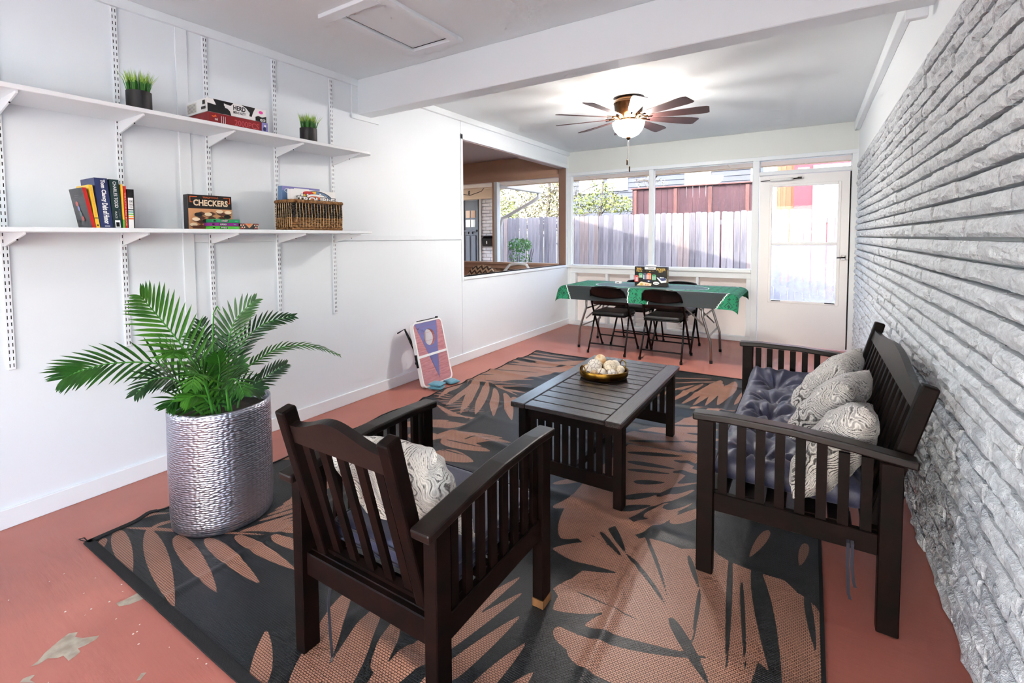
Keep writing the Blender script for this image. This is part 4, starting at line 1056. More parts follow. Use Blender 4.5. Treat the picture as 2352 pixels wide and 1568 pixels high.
# ================================================================== rug
RX0, RX1, RY0, RY1 = .44, 3.04, .70, 4.66
RNX, RNY = 330, 500
ridges = [(.98, .012, .05), (1.42, .004, .05), (2.02, .010, .05), (2.36, .012, .05), (2.78, .014, .055), (3.10, .012, .05), (3.42, .016, .05), (3.72, .014, .05), (4.02, .018, .05), (4.30, .012, .04)]
def rug_h(X, Y):
    h = np.zeros_like(X)
    for y0, a, s in ridges:
        yy = y0 + .05 * np.sin(X * 2.3 + y0 * 5) + .03 * (X - 1.5)
        h += a * 1.35 * np.exp(-((Y - yy) / (s * .75)) ** 2) * (.55 + .45 * np.sin(X * 3.1 + y0 * 7))
    for x0, a in ((1.06, .006), (1.70, .005), (2.44, .008)):
        h += a * np.exp(-((X - x0 - .02 * np.sin(Y * 2)) / .022) ** 2)
    h += .004 * np.sin(X * 5 + 1.7 * np.sin(Y * 2.1)) * np.sin(Y * 4.3)
    # left hem lifts in small waves
    h += .018 * np.exp(-((X - RX0) / .12) ** 2) * (.5 + .5 * np.sin(Y * 11)) * (Y > 1.4)
    flat = np.ones_like(X)
    for fx, fy in ((1.69, .867), (2.22, .867), (1.69, 1.427), (2.22, 1.427), (1.74, 2.13), (2.25, 2.13), (1.74, 3.1), (2.25, 3.1), (2.645, 1.895), (2.645, 3.315)):
        flat *= 1 - np.exp(-(((X - fx) ** 2 + (Y - fy) ** 2) / .10 ** 2) ** 2)
    flat *= np.clip((np.hypot(X - .70, Y - 1.13) - .21) / .12, 0, 1)
    ex = np.clip(np.minimum(np.minimum(X - RX0, RX1 - X) + .05, np.minimum(Y - RY0, RY1 - Y) + .02) / .06, .2, 1)
    return np.maximum(h, 0) * flat * ex + .004
LEAF = []
LEAF = [(0.45, 0.801, 0.856, 0.71, 0.03, 0, 1), (0.555, 0.877, 1.163, 0.724, 0.036, 0, 1), (0.713, 0.922, 1.209, 0.842, 0.034, 0, 1), (0.841, 0.981, 1.302, 0.949, 0.03, 0, 1), (0.931, 1.058, 1.344, 1.065, 0.028, 0, 1), (0.469, 0.749, 0.573, 0.699, 0.016, 0, 1), (1.068, 1.138, 1.364, 1.175, 0.028, 0, 1), (0.451, 0.824, 1.058, 1.144, 0.011, 0, 1), (0.423, 0.857, 0.501, 0.996, 0.014, 0, 1), (0.559, 0.891, 0.588, 1.008, 0.013, 0, 1), (0.918, 1.082, 1.038, 1.363, 0.013, 0, 1), (0.93, 1.092, 1.072, 1.338, 0.013, 0, 1), (0.941, 1.103, 1.104, 1.315, 0.013, 0, 1), (0.953, 1.114, 1.135, 1.292, 0.013, 0, 1), (0.965, 1.124, 1.166, 1.271, 0.013, 0, 1), (0.976, 1.135, 1.195, 1.249, 0.013, 0, 1), (0.911, 1.173, 1.045, 1.459, 0.014, 0, 1), (0.9, 1.217, 0.993, 1.499, 0.014, 0, 1), (0.889, 1.262, 0.938, 1.542, 0.014, 0, 1), (0.877, 1.309, 0.88, 1.587, 0.014, 0, 1), (0.865, 1.358, 0.819, 1.634, 0.014, 0, 1), (1.704, 0.703, 1.514, 0.843, 0.03, 0, 1), (1.842, 0.713, 1.586, 1.137, 0.05, 0.01, 1), (1.903, 0.773, 1.743, 1.137, 0.048, 0.008, 1), (1.931, 0.922, 1.833, 1.12, 0.03, -0.006, 1), (1.96, 0.86, 1.922, 1.01, 0.013, 0, 1), (1.961, 0.93, 2.093, 1.5, 0.03, 0, 1), (1.973, 0.868, 2.141, 1.433, 0.03, 0, 1), (2.084, 0.888, 2.187, 1.334, 0.03, 0, 1), (2.203, 0.945, 2.255, 1.248, 0.026, 0, 1), (2.282, 0.99, 2.323, 1.171, 0.024, 0, 1), (1.975, 0.842, 1.953, 1.041, 0.014, 0, 1), (2.417, 1.887, 2.067, 1.89, 0.1, 0.0, 1), (2.171, 2.027, 2.383, 1.998, 0.07, 0, 1), (2.421, 1.806, 2.118, 1.7, 0.085, 0, 1), (2.386, 1.697, 2.265, 1.412, 0.1, 0.02, 1), (2.38, 1.554, 2.223, 1.501, 0.085, 0, 1), (2.41, 1.746, 2.789, 1.362, 0.2, 0.02, 1), (2.397, 1.954, 2.821, 1.499, 0.18, 0, 1), (2.532, 1.94, 2.836, 1.705, 0.16, 0, 1), (2.687, 2.036, 2.818, 1.298, 0.13, 0, 1), (2.784, 2.006, 3.013, 1.461, 0.15, 0, 1), (2.877, 1.926, 3.011, 1.698, 0.09, 0.02, 1), (2.386, 1.423, 2.711, 1.335, 0.12, 0, 1), (2.308, 1.349, 2.446, 1.299, 0.035, 0, 1), (2.374, 1.297, 2.73, 1.324, 0.05, 0, 1), (2.383, 1.827, 2.6, 1.616, 0.01, 0.012, -1), (2.374, 2.048, 2.591, 1.655, 0.008, 0.01, -1), (2.595, 1.951, 2.672, 1.767, 0.01, 0.0, -1), (2.67, 1.78, 2.697, 1.506, 0.007, 0, -1), (2.733, 2.084, 2.803, 1.429, 0.01, 0, -1), (2.789, 1.918, 2.851, 1.459, 0.007, 0, -1), (2.821, 2.047, 2.943, 1.417, 0.03, 0, -1), (2.992, 1.946, 3.019, 1.676, 0.012, 0, -1), (2.132, 1.625, 2.394, 1.703, 0.022, 0, -1), (2.219, 2.032, 2.383, 1.827, 0.02, 0, -1), (2.242, 1.91, 2.384, 1.792, 0.012, 0, -1), (2.283, 1.371, 2.752, 1.492, 0.022, -0.02, -1), (2.611, 1.59, 2.768, 1.393, 0.02, 0, -1), (2.236, 1.539, 2.613, 1.516, 0.004, 0, -1), (2.073, 1.917, 2.328, 1.831, 0.004, 0, -1), (2.675, 2.048, 3.043, 2.014, 0.05, 0.0, -1), (2.774, 2.297, 3.028, 2.005, 0.09, 0.0, -1), (2.853, 2.302, 2.801, 2.062, 0.018, 0, 1), (2.99, 2.284, 2.97, 2.106, 0.016, 0, 1), (2.056, 3.056, 2.461, 3.326, 0.03, 0, 1), (2.12, 2.978, 2.461, 3.17, 0.026, 0, 1), (2.152, 2.871, 2.419, 3.001, 0.028, 0, 1), (2.181, 2.77, 2.415, 2.867, 0.028, 0, 1), (2.214, 2.657, 2.396, 2.689, 0.024, 0, 1), (2.241, 2.564, 2.374, 2.592, 0.022, 0, 1), (2.302, 2.429, 2.428, 2.546, 0.03, 0, 1), (2.34, 2.332, 2.541, 2.578, 0.03, 0, 1), (2.343, 2.213, 2.519, 2.479, 0.032, 0, 1), (2.371, 2.119, 2.567, 2.428, 0.034, 0, 1), (2.483, 2.134, 2.638, 2.397, 0.03, 0, 1), (2.391, 3.282, 2.496, 3.347, 0.03, 0, 1), (2.388, 3.125, 2.555, 3.192, 0.03, 0, 1), (2.386, 2.981, 2.541, 3.043, 0.03, 0, 1), (2.388, 2.803, 2.542, 2.823, 0.03, 0, 1), (2.381, 2.68, 2.545, 2.671, 0.03, 0, 1), (2.341, 4.553, 2.17, 3.675, 0.03, 0, 1), (2.227, 4.357, 2.077, 3.677, 0.026, 0, 1), (2.165, 4.278, 1.913, 3.689, 0.024, 0, 1), (2.354, 4.524, 2.258, 3.722, 0.034, 0, 1), (2.37, 4.444, 2.339, 3.785, 0.03, 0, 1), (2.452, 4.547, 2.414, 3.844, 0.05, 0, 1), (2.325, 4.488, 1.985, 4.227, 0.016, 0, 1), (2.265, 4.543, 1.821, 4.33, 0.014, 0, 1), (2.58, 4.403, 2.52, 3.922, 0.03, 0, 1), (2.256, 3.656, 2.433, 3.764, 0.012, 0, 1), (2.392, 3.664, 2.567, 3.821, 0.02, 0, 1), (0.464, 3.493, 1.057, 3.247, 0.016, 0, 1), (0.426, 3.402, 0.519, 2.865, 0.036, 0, 1), (0.474, 3.465, 0.696, 2.749, 0.046, 0, 1), (0.515, 3.423, 0.882, 2.686, 0.044, 0, 1), (0.63, 3.396, 0.991, 2.717, 0.042, 0, 1), (0.757, 3.319, 1.113, 2.771, 0.04, 0, 1), (0.897, 3.259, 1.26, 2.779, 0.04, 0, 1), (1.005, 3.216, 1.238, 2.967, 0.03, 0, 1), (0.479, 3.502, 0.931, 3.709, 0.03, 0, 1), (0.572, 3.458, 0.997, 3.556, 0.026, 0, 1), (0.706, 3.379, 1.02, 3.449, 0.026, 0, 1), (0.831, 3.334, 1.048, 3.352, 0.022, 0, 1), (0.399, 3.707, 0.968, 3.8, 0.03, 0, 1), (0.355, 3.837, 0.978, 3.912, 0.03, 0, 1), (0.396, 3.943, 0.973, 4.019, 0.032, 0, 1), (0.399, 4.116, 0.923, 4.181, 0.034, 0, 1), (0.393, 4.294, 0.941, 4.315, 0.034, 0, 1), (0.417, 4.452, 0.952, 4.494, 0.034, 0, 1), (0.419, 4.552, 0.979, 4.601, 0.02, 0, 1), (0.355, 2.928, 0.625, 2.983, 0.007, 0, 1), (0.416, 2.893, 0.682, 2.965, 0.007, 0, 1), (0.475, 2.859, 0.737, 2.947, 0.007, 0, 1), (0.533, 2.827, 0.792, 2.929, 0.007, 0, 1), (0.588, 2.795, 0.844, 2.912, 0.007, 0, 1), (0.642, 2.764, 0.896, 2.896, 0.007, 0, 1), (0.695, 2.734, 0.947, 2.879, 0.007, 0, 1), (0.746, 2.705, 0.996, 2.864, 0.007, 0, 1), (0.795, 2.677, 1.044, 2.848, 0.007, 0, 1), (0.606, 2.742, 1.013, 2.636, 0.008, 0, 1), (0.642, 2.721, 1.014, 2.646, 0.008, 0, 1), (0.678, 2.7, 1.016, 2.655, 0.008, 0, 1), (0.713, 2.68, 1.017, 2.664, 0.008, 0, 1), (0.747, 2.661, 1.019, 2.673, 0.008, 0, 1), (0.78, 2.641, 1.02, 2.682, 0.008, 0, 1), (0.813, 2.623, 1.022, 2.691, 0.008, 0, 1), (0.974, 2.312, 1.452, 2.473, 0.07, 0, 1), (1.052, 2.275, 1.404, 2.304, 0.06, 0, 1), (1.127, 2.133, 1.397, 2.144, 0.07, 0, 1), (0.812, 2.413, 1.041, 2.555, 0.07, 0, 1), (1.037, 2.368, 1.365, 2.501, 0.05, 0, 1), (0.813, 2.23, 1.074, 2.322, 0.06, 0, 1), (0.675, 2.329, 0.884, 2.557, 0.06, 0, 1), (0.913, 2.045, 1.148, 2.117, 0.06, 0, 1), (1.074, 1.958, 1.272, 2.053, 0.05, 0, 1), (0.964, 2.323, 1.041, 2.555, 0.006, 0, -1), (1.168, 2.347, 1.313, 2.504, 0.006, 0, -1), (1.299, 2.387, 1.452, 2.473, 0.006, 0, -1), (1.058, 2.295, 1.395, 2.329, 0.006, 0, -1), (1.103, 2.179, 1.353, 2.186, 0.006, 0, -1), (0.979, 2.164, 1.18, 2.166, 0.006, 0, -1), (0.45, 1.586, 0.458, 1.907, 0.05, 0, 1), (0.635, 1.492, 0.792, 1.767, 0.03, 0, 1), (0.873, 1.432, 0.974, 1.703, 0.03, 0, 1), (1.987, 1.966, 2.201, 2.258, 0.03, 0, 1), (2.083, 1.903, 2.332, 2.181, 0.03, 0, 1), (2.329, 1.944, 2.496, 2.241, 0.034, 0, 1), (2.036, 2.448, 2.344, 2.926, 0.024, 0, 1), (1.887, 2.163, 2.134, 2.451, 0.024, 0, 1), (2.121, 1.78, 2.429, 3.801, 0.2, 0, 1), (1.993, 2.855, 2.47, 3.35, 0.12, 0, 1), (2.051, 2.88, 2.37, 3.059, 0.017, 0, -1), (2.067, 2.809, 2.393, 2.893, 0.017, 0, -1), (2.097, 2.718, 2.398, 2.809, 0.017, 0, -1), (2.163, 2.516, 2.382, 2.583, 0.017, 0, -1), (2.332, 3.186, 2.512, 3.239, 0.017, 0, -1), (2.345, 3.062, 2.533, 3.098, 0.017, 0, -1), (2.353, 2.91, 2.561, 2.91, 0.017, 0, -1), (2.028, 3.059, 2.257, 3.111, 0.017, 0, -1), (2.211, 3.276, 2.452, 3.382, 0.017, 0, -1), (2.354, 2.751, 2.562, 2.763, 0.017, 0, -1), (2.133, 2.607, 2.393, 2.652, 0.024, 0, -1), (2.381, 2.609, 2.579, 2.653, 0.024, 0, -1), (2.374, 2.319, 2.576, 2.612, 0.024, 0, -1), (2.428, 2.224, 2.597, 2.481, 0.024, 0, -1), (2.238, 2.223, 2.384, 2.36, 0.024, 0, -1), (2.254, 2.116, 2.369, 2.229, 0.024, 0, -1), (2.234, 2.4, 2.376, 2.475, 0.024, 0, -1), (0.212, 3.136, 1.132, 4.324, 0.16, 0, 1), (0.257, 3.648, 1.326, 4.776, 0.1, 0, 1), (0.55, 3.461, 1.01, 3.565, 0.012, 0, -1), (0.692, 3.37, 1.033, 3.458, 0.012, 0, -1), (0.377, 3.771, 0.89, 3.93, 0.012, 0, -1), (0.418, 3.978, 0.915, 4.136, 0.012, 0, -1), (0.415, 4.238, 0.731, 4.188, 0.012, 0, -1), (0.438, 3.53, 0.554, 3.636, 0.012, 0, -1), (0.462, 3.424, 0.624, 2.877, 0.016, 0, -1), (0.583, 3.399, 0.937, 2.694, 0.016, 0, -1), (0.713, 3.353, 1.04, 2.758, 0.016, 0, -1), (0.844, 3.284, 1.158, 2.83, 0.016, 0, -1), (0.445, 3.348, 0.554, 3.049, 0.016, 0, -1)]
xs = np.linspace(RX0, RX1, RNX + 1); ys = np.linspace(RY0, RY1, RNY + 1)
XX, YY = np.meshgrid(xs, ys)
hem = np.zeros_like(XX); 
ZZ = rug_h(XX, YY)
sd_ = np.full_like(XX, -1.0)          # signed width to the nearest leaf edge, > 0 inside
def leaf_field(X, Y):
    out = np.full_like(X, -.05)
    for (x0, y0, x1, y1, w, cv, sgn) in LEAF:
        dx, dy = x1 - x0, y1 - y0; L = math.hypot(dx, dy); ux, uy = dx / L, dy / L
        t = ((X - x0) * ux + (Y - y0) * uy) / L; d = -(X - x0) * uy + (Y - y0) * ux
        tt = np.clip(t, 0, 1); d = d - cv * 4 * tt * (1 - tt)
        prof = w * 2.3 * tt ** .45 * (1 - tt) ** .85 if L < .6 else w * np.maximum(0, np.sin(np.pi * tt ** .75)) ** .8
        inside = np.minimum(prof - np.abs(d), np.minimum(t, 1 - t) * L + .002)
        if sgn > 0: out = np.maximum(out, inside)
        else: out = np.minimum(out, -inside)
    return out
sd_ = leaf_field(XX, YY)
me = bpy.data.meshes.new('rug')
vs = np.stack([XX.ravel() - RX0, YY.ravel() - RY0, ZZ.ravel()], 1)
i, j = np.meshgrid(np.arange(RNX), np.arange(RNY)); a = (j * (RNX + 1) + i).ravel()
me.from_pydata(vs.tolist(), [], np.stack([a, a + 1, a + RNX + 2, a + RNX + 1], 1).tolist())
at = me.attributes.new('leaf', 'FLOAT', 'POINT'); at.data.foreach_set('value', sd_.ravel().astype(np.float32))
me.polygons.foreach_set('use_smooth', [True] * len(me.polygons))
def rug_mat():
    m, nt, p = newmat('rug_weave')
    at = N(nt, 'ShaderNodeAttribute'); at.attribute_name = 'leaf'
    tc = N(nt, 'ShaderNodeTexCoord')
    br = N(nt, 'ShaderNodeTexBrick', Scale=1.0); br.inputs['Brick Width'].default_value = .011; br.inputs['Row Height'].default_value = .0068; br.inputs['Mortar Size'].default_value = .0013; br.inputs['Mortar Smooth'].default_value = .6
    nt.links.new(tc.outputs['Object'], br.inputs['Vector'])
    gtn = N(nt, 'ShaderNodeMapRange'); gtn.inputs[1].default_value = -.0006; gtn.inputs[2].default_value = .0006; nt.links.new(at.outputs['Fac'], gtn.inputs[0])
    no = N(nt, 'ShaderNodeTexNoise', Scale=1.6, Detail=3); nt.links.new(tc.outputs['Object'], no.inputs['Vector'])
    tan = N(nt, 'ShaderNodeMix'); tan.data_type = 'RGBA'; tan.inputs[6].default_value = lin(164, 116, 94); tan.inputs[7].default_value = lin(188, 140, 116); nt.links.new(no.outputs[0], tan.inputs[0])
    drk = N(nt, 'ShaderNodeMix'); drk.data_type = 'RGBA'; drk.inputs[6].default_value = lin(26, 29, 31); drk.inputs[7].default_value = lin(38, 42, 44); nt.links.new(no.outputs[0], drk.inputs[0])
    mx = N(nt, 'ShaderNodeMix'); mx.data_type = 'RGBA'; nt.links.new(gtn.outputs[0], mx.inputs[0]); nt.links.new(drk.outputs[2], mx.inputs[6]); nt.links.new(tan.outputs[2], mx.inputs[7])
    dk = N(nt, 'ShaderNodeMix'); dk.data_type = 'RGBA'; dk.blend_type = 'MULTIPLY'; dk.inputs[7].default_value = (.22, .2, .2, 1)
    nt.links.new(br.outputs['Fac'], dk.inputs[0]); nt.links.new(mx.outputs[2], dk.inputs[6]); nt.links.new(dk.outputs[2], p.inputs['Base Color'])
    b = N(nt, 'ShaderNodeBump', Strength=.7, Distance=.004); b.invert = True
    nt.links.new(br.outputs['Fac'], b.inputs['Height']); nt.links.new(b.outputs[0], p.inputs['Normal'])
    p.inputs['Roughness'].default_value = .40; p.inputs['Specular IOR Level'].default_value = .38
    return m
me.materials.append(rug_mat())
rug = bpy.data.objects.new('rug', me); col.objects.link(rug); rug.location = (RX0, RY0, 0); ORIG[rug.name] = Vector((RX0, RY0, 0))
tag(rug, 'large woven outdoor rug with tan palm leaves on charcoal', 'rug')
fabric('rug_binding', lin(9, 9, 11), lin(16, 17, 19), .85, sheen=0)
def hz(x, y): return float(rug_h(np.array([x]), np.array([y]))[0])
def bind(pts, w): G().strip([(x, y, hz(x, y) + .001) for x, y in pts], w, .006, (0, 1, 0) if pts[0][1] == pts[-1][1] else (1, 0, 0)).build('binding', 'rug_binding', rug, smooth=False)
bind([(RX0 + k * (RX1 - RX0) / 80, RY0 + .006) for k in range(81)], .034); bind([(RX0 + k * (RX1 - RX0) / 80, RY1 - .004) for k in range(81)], .02)
bind([(RX0 + .003, RY0 + k * (RY1 - RY0) / 160) for k in range(161)], .010); bind([(RX1 - .003, RY0 + k * (RY1 - RY0) / 160) for k in range(161)], .012)
bind([(RX0 + .006, RY0 + k * .26 / 20) for k in range(21)], .026)
G().tube([(RX0, RY0, .006), (RX0 - .02, RY0 - .012, .012), (RX0 - .045, RY0 - .012, .008), (RX0 - .042, RY0 + .004, .006), (RX0 - .018, RY0 + .004, .006), (RX0, RY0 + .004, .006)], .002, 5).build('corner_loop', 'rug_binding', rug, smooth=True)

# ================================================================== planter with palm
PC = (.70, 1.13)
pl = thing('planter', (PC[0], PC[1], .004), 'tall round hammered silver planter standing on the rug corner', 'planter')
g = G(); n = 96
prof = [(.196, .0), (.204, .006), (.208, .05), (.2095, .26), (.208, .50), (.2085, .527), (.203, .529), (.199, .52), (.196, .44)]
g.lathe(prof, (PC[0], PC[1], .004), n, capb=True, capt=False)
ob = g.build('pot', 'hammered_silver', pl, smooth=True)
uvl = ob.data.uv_layers.new(name='uv'); 
for poly in ob.data.polygons:
    us = []
    for li in poly.loop_indices:
        v = ob.data.vertices[ob.data.loops[li].vertex_index].co; us.append([math.atan2(v.y, v.x) / (2 * math.pi) + .5, v.z / .53])
    if max(u[0] for u in us) - min(u[0] for u in us) > .5:
        for u in us:
            if u[0] < .5: u[0] += 1
    for li, u in zip(poly.loop_indices, us): uvl.data[li].uv = u
pm('soil', lin(44, 36, 28), .95, bump=(60, .6))
G().lathe([(.01, .47), (.196, .47), (.196, .478), (.01, .485)], (PC[0], PC[1], .004), 40).build('soil', 'soil', pl)

pm('palm_leaf', lin(24, 70, 16), .4, c2=lin(44, 98, 24), nscale=14); pm('palm_leaf_light', lin(44, 104, 24), .4, c2=lin(74, 132, 36), nscale=14); pm('palm_leaf_dark', lin(12, 46, 18), .4, c2=lin(22, 64, 24), nscale=14); pm('palm_stem', lin(70, 140, 52), .5)
palm = thing('potted_palm', (PC[0], PC[1], .44), 'green artificial palm with arching fronds in the silver planter', 'plant')
rp = random.Random(17)
LW = 0.8
def leaflet(p, d, n, L, w, droop):
    """folded blade: 5 rows, keeled along the midrib, bending with gravity"""
    d = d.normalized(); s = d.cross(n).normalized(); g = []
    rows = 5; vs = []; q = Vector(p); dd = Vector(d)
    for i in range(rows + 1):
        t = i / rows; ww = w * (math.sin(math.pi * min(1, .12 + t * .9)) ** .75) if i < rows else 0.0
        vs += [q - s * ww + n * ww * .35, q, q + s * ww + n * ww * .35]
        dd = (dd + Vector((0, 0, -droop / rows))).normalized(); q = q + dd * (L / rows)
    fs = []
    for i in range(rows): a = i * 3; fs += [(a, a + 1, a + 4, a + 3), (a + 1, a + 2, a + 5, a + 4)]
    return vs, fs
def frond(pts, nl, Lmax, w, mat, sub=True, up=Vector((0, 0, 1)), start=.22, fan=.55, droop=.35, flat=0.0):
    P = [Vector(p) for p in pts]
    def cat(t):
        k = min(int(t * (len(P) - 1)), len(P) - 2); u = t * (len(P) - 1) - k
        p0, p1, p2, p3 = P[max(k - 1, 0)], P[k], P[k + 1], P[min(k + 2, len(P) - 1)]
        return .5 * ((2 * p1) + (p2 - p0) * u + (2 * p0 - 5 * p1 + 4 * p2 - p3) * u * u + (3 * p1 - p0 - 3 * p2 + p3) * u ** 3)
    S = [cat(i / 24) for i in range(25)]
    fo = G().tube(S, [.0055 * (1 - .75 * i / 24) for i in range(25)], 6).build('frond', 'palm_stem', palm, smooth=True)
    joined = G()
    for i in range(nl):
        t = start + (1 - start) * (i // 2 + .5) / (nl / 2); sd = 1 if i % 2 else -1
        p = cat(min(t, .995)); tg = (cat(min(1, t + .03)) - cat(max(0, t - .03))).normalized()
        side = tg.cross(up).normalized() * sd; nrm = side.cross(tg).normalized() * sd
        if nrm.z < 0: nrm = -nrm
        Lr = Lmax * (.55 + .45 * math.sin(math.pi * min(1, (t - start) / (1 - start) * .85 + .18))) * rp.uniform(.9, 1.08) * (1 - .35 * max(0, t - .8) / .2)
        d = side * (1 - .35 * t) + tg * (fan + .5 * t) + up * flat + nrm * .12
        vs, fs = leaflet(p, d, nrm, Lr, LW * w * rp.uniform(.85, 1.1), droop * rp.uniform(.7, 1.3))
        if sub: G().add(vs, fs).build('leaflet', mat, fo, smooth=True)
        else: joined.add(vs, fs)
    if not sub: joined.build('leaflets', mat, fo, smooth=True, kind='stuff')
B = Vector((PC[0], PC[1], .44))
toc = Vector((0.852, -0.423, 0.310))
UPC = (Vector((0, 0, 1)) * .5 + toc * .85).normalized()      # blades of the upright fronds face the room
frond([Vector((0.691, 1.112, 0.440)), Vector((0.674, 1.077, 0.619)), Vector((0.640, 1.009, 0.793)), Vector((0.622, 0.928, 0.939)), Vector((0.633, 0.860, 1.037))], 38, .165, .0095, 'palm_leaf_light', up=UPC, start=.25, fan=.5, droop=.16)
frond([Vector((0.678, 1.085, 0.440)), Vector((0.670, 1.024, 0.613)), Vector((0.641, 0.921, 0.735)), Vector((0.610, 0.768, 0.773)), Vector((0.606, 0.670, 0.767)), Vector((0.602, 0.618, 0.749))], 40, .15, .009, 'palm_leaf', up=(Vector((0, 0, 1)) * .6 + toc * .75).normalized(), start=.28, fan=.55, droop=.25)
frond([Vector((0.678, 1.152, 0.440)), Vector((0.661, 1.164, 0.595)), Vector((0.644, 1.198, 0.752)), Vector((0.661, 1.231, 0.884)), Vector((0.716, 1.298, 0.975))], 36, .125, .009, 'palm_leaf', up=UPC, start=.25, fan=.6, droop=.15)
frond([Vector((0.678, 1.175, 0.440)), Vector((0.653, 1.216, 0.644)), Vector((0.658, 1.270, 0.771)), Vector((0.684, 1.368, 0.850)), Vector((0.723, 1.492, 0.869))], 34, .10, .008, 'palm_leaf_dark', up=UPC, start=.3, fan=.75, droop=.25)
frond([Vector((0.686, 1.193, 0.440)), Vector((0.665, 1.239, 0.608)), Vector((0.669, 1.337, 0.672)), Vector((0.684, 1.458, 0.711)), Vector((0.717, 1.615, 0.689)), Vector((0.759, 1.745, 0.619))], 38, .085, .007, 'palm_leaf', up=(Vector((0, 0, 1)) * .8 + toc * .4).normalized(), start=.3, fan=.9, droop=.3)
frond([Vector((0.745, 1.175, 0.440)), Vector((0.739, 1.208, 0.554)), Vector((0.750, 1.276, 0.580)), Vector((0.771, 1.341, 0.618)), Vector((0.789, 1.400, 0.646))], 28, .085, .007, 'palm_leaf_dark', up=UPC, start=.25, fan=.7, droop=.12)
frond([Vector((0.731, 1.081, 0.440)), Vector((0.729, 1.008, 0.647)), Vector((0.764, 0.945, 0.761)), Vector((0.793, 0.913, 0.815)), Vector((0.845, 0.882, 0.812))], 30, .12, .0085, 'palm_leaf_light', up=(Vector((0, 0, 1)) * .8 + toc * .5).normalized(), start=.45, fan=.4, droop=.5)
frond([Vector((0.714, 1.067, 0.440)), Vector((0.718, 0.985, 0.622)), Vector((0.731, 0.923, 0.688)), Vector((0.739, 0.849, 0.704)), Vector((0.753, 0.786, 0.665))], 30, .10, .0075, 'palm_leaf_dark', up=UPC, start=.25, fan=.6, droop=.3)
# inner fronds
for pts, m in (([Vector((0.745, 1.108, 0.440)), Vector((0.771, 1.048, 0.594)), Vector((0.810, 1.015, 0.695)), Vector((0.836, 0.954, 0.747))], 'palm_leaf'), ([Vector((0.740, 1.144, 0.440)), Vector((0.757, 1.111, 0.604)), Vector((0.788, 1.126, 0.684)), Vector((0.832, 1.171, 0.710))], 'palm_leaf'), ([Vector((0.781, 1.112, 0.440)), Vector((0.788, 1.038, 0.562)), Vector((0.808, 0.987, 0.618)), Vector((0.820, 0.923, 0.611))], 'palm_leaf_light'),
               ([Vector((0.776, 1.148, 0.440)), Vector((0.807, 1.121, 0.560)), Vector((0.848, 1.159, 0.606)), Vector((0.896, 1.211, 0.590))], 'palm_leaf_dark'), ([Vector((0.646, 1.112, 0.440)), Vector((0.594, 1.096, 0.622)), Vector((0.586, 1.124, 0.759)), Vector((0.581, 1.116, 0.884))], 'palm_leaf_dark'), ([Vector((0.754, 1.103, 0.440)), Vector((0.786, 1.077, 0.598)), Vector((0.826, 1.070, 0.703)), Vector((0.860, 1.047, 0.780))], 'palm_leaf'), ([Vector((0.628, 1.166, 0.440)), Vector((0.540, 1.212, 0.606)), Vector((0.440, 1.281, 0.711)), Vector((0.341, 1.351, 0.756))], 'palm_leaf_dark'), ([Vector((0.611, 1.130, 0.440)), Vector((0.538, 1.163, 0.639)), Vector((0.411, 1.177, 0.750)), Vector((0.326, 1.187, 0.794))], 'palm_leaf'), ([Vector((0.807, 1.121, 0.440)), Vector((0.890, 1.062, 0.639)), Vector((1.011, 1.036, 0.702)), Vector((1.112, 1.015, 0.662))], 'palm_leaf'), ([Vector((0.781, 1.068, 0.440)), Vector((0.855, 0.993, 0.671)), Vector((0.951, 0.917, 0.741)), Vector((1.017, 0.870, 0.712))], 'palm_leaf_light'), ([Vector((0.772, 1.072, 0.440)), Vector((0.760, 0.981, 0.564)), Vector((0.768, 0.929, 0.609)), Vector((0.797, 0.876, 0.594))], 'palm_leaf')):
    frond(pts, 30, .10, .0075, m, sub=False, up=UPC, start=.2, fan=.6, droop=.3)
G().tube([Vector((0.682, 1.139, 0.440)), Vector((0.661, 1.119, 0.647)), Vector((0.664, 1.126, 0.850)), Vector((0.676, 1.127, 0.935)), Vector((0.701, 1.131, 0.967)), Vector((0.723, 1.131, 0.950))], [.004, .004, .0035, .003, .0025, .002], 6).build('bare_stem', 'palm_stem', palm, smooth=True)

# ================================================================== wall shelving
stds = [.595, 1.027, 1.455, 1.877, 2.318]; SB = [.70, .72, .72, .72, .715]
ordn = ['leftmost', 'second from left', 'middle', 'fourth from left', 'rightmost']
ZU, ZL, TH, SD = 1.888, 1.326, .020, .325
for k, y in enumerate(stds):
    s = thing('shelf_standard', (0, y, SB[k]), 'slotted white steel shelf standard on the wall, %s of five' % ordn[k], 'shelf standard', 'shelf standards')
    G().box(0.0005, .014, y - .0135, y + .0135, SB[k], 2.437).build('channel', 'shelf_paint', s, bevel=.002)
    g = G(); z = SB[k] + .012
    while z < 2.42:
        for dy in (-.0062, .0062): g.box(.0136, .0143, y + dy - .0016, y + dy + .0016, z, z + .016)
        z += .0305
    g.build('slots', 'slot_black', s, kind='stuff')
    for zz, nme in ((ZU, 'upper'), (ZL, 'lower')):
        b = thing('shelf_bracket', (0.014, y, zz - .09), 'white triangular bracket under the %s shelf, %s of five' % (nme, ordn[k]), 'bracket', 'shelf brackets')
        zt = zz - TH
        G().prism([(.0146, y - .004, zt), (.305, y - .004, zt), (.305, y - .004, zt - .010), (.018, y - .004, zt - .062), (.0146, y - .004, zt - .062)], (0, .008, 0)).build('arm', 'shelf_paint', b, bevel=.001)
        G().lathe([(.003, -.004), (.003, .004)], (.20, y, zt - .03), 8).build('screw', 'slot_black', b)
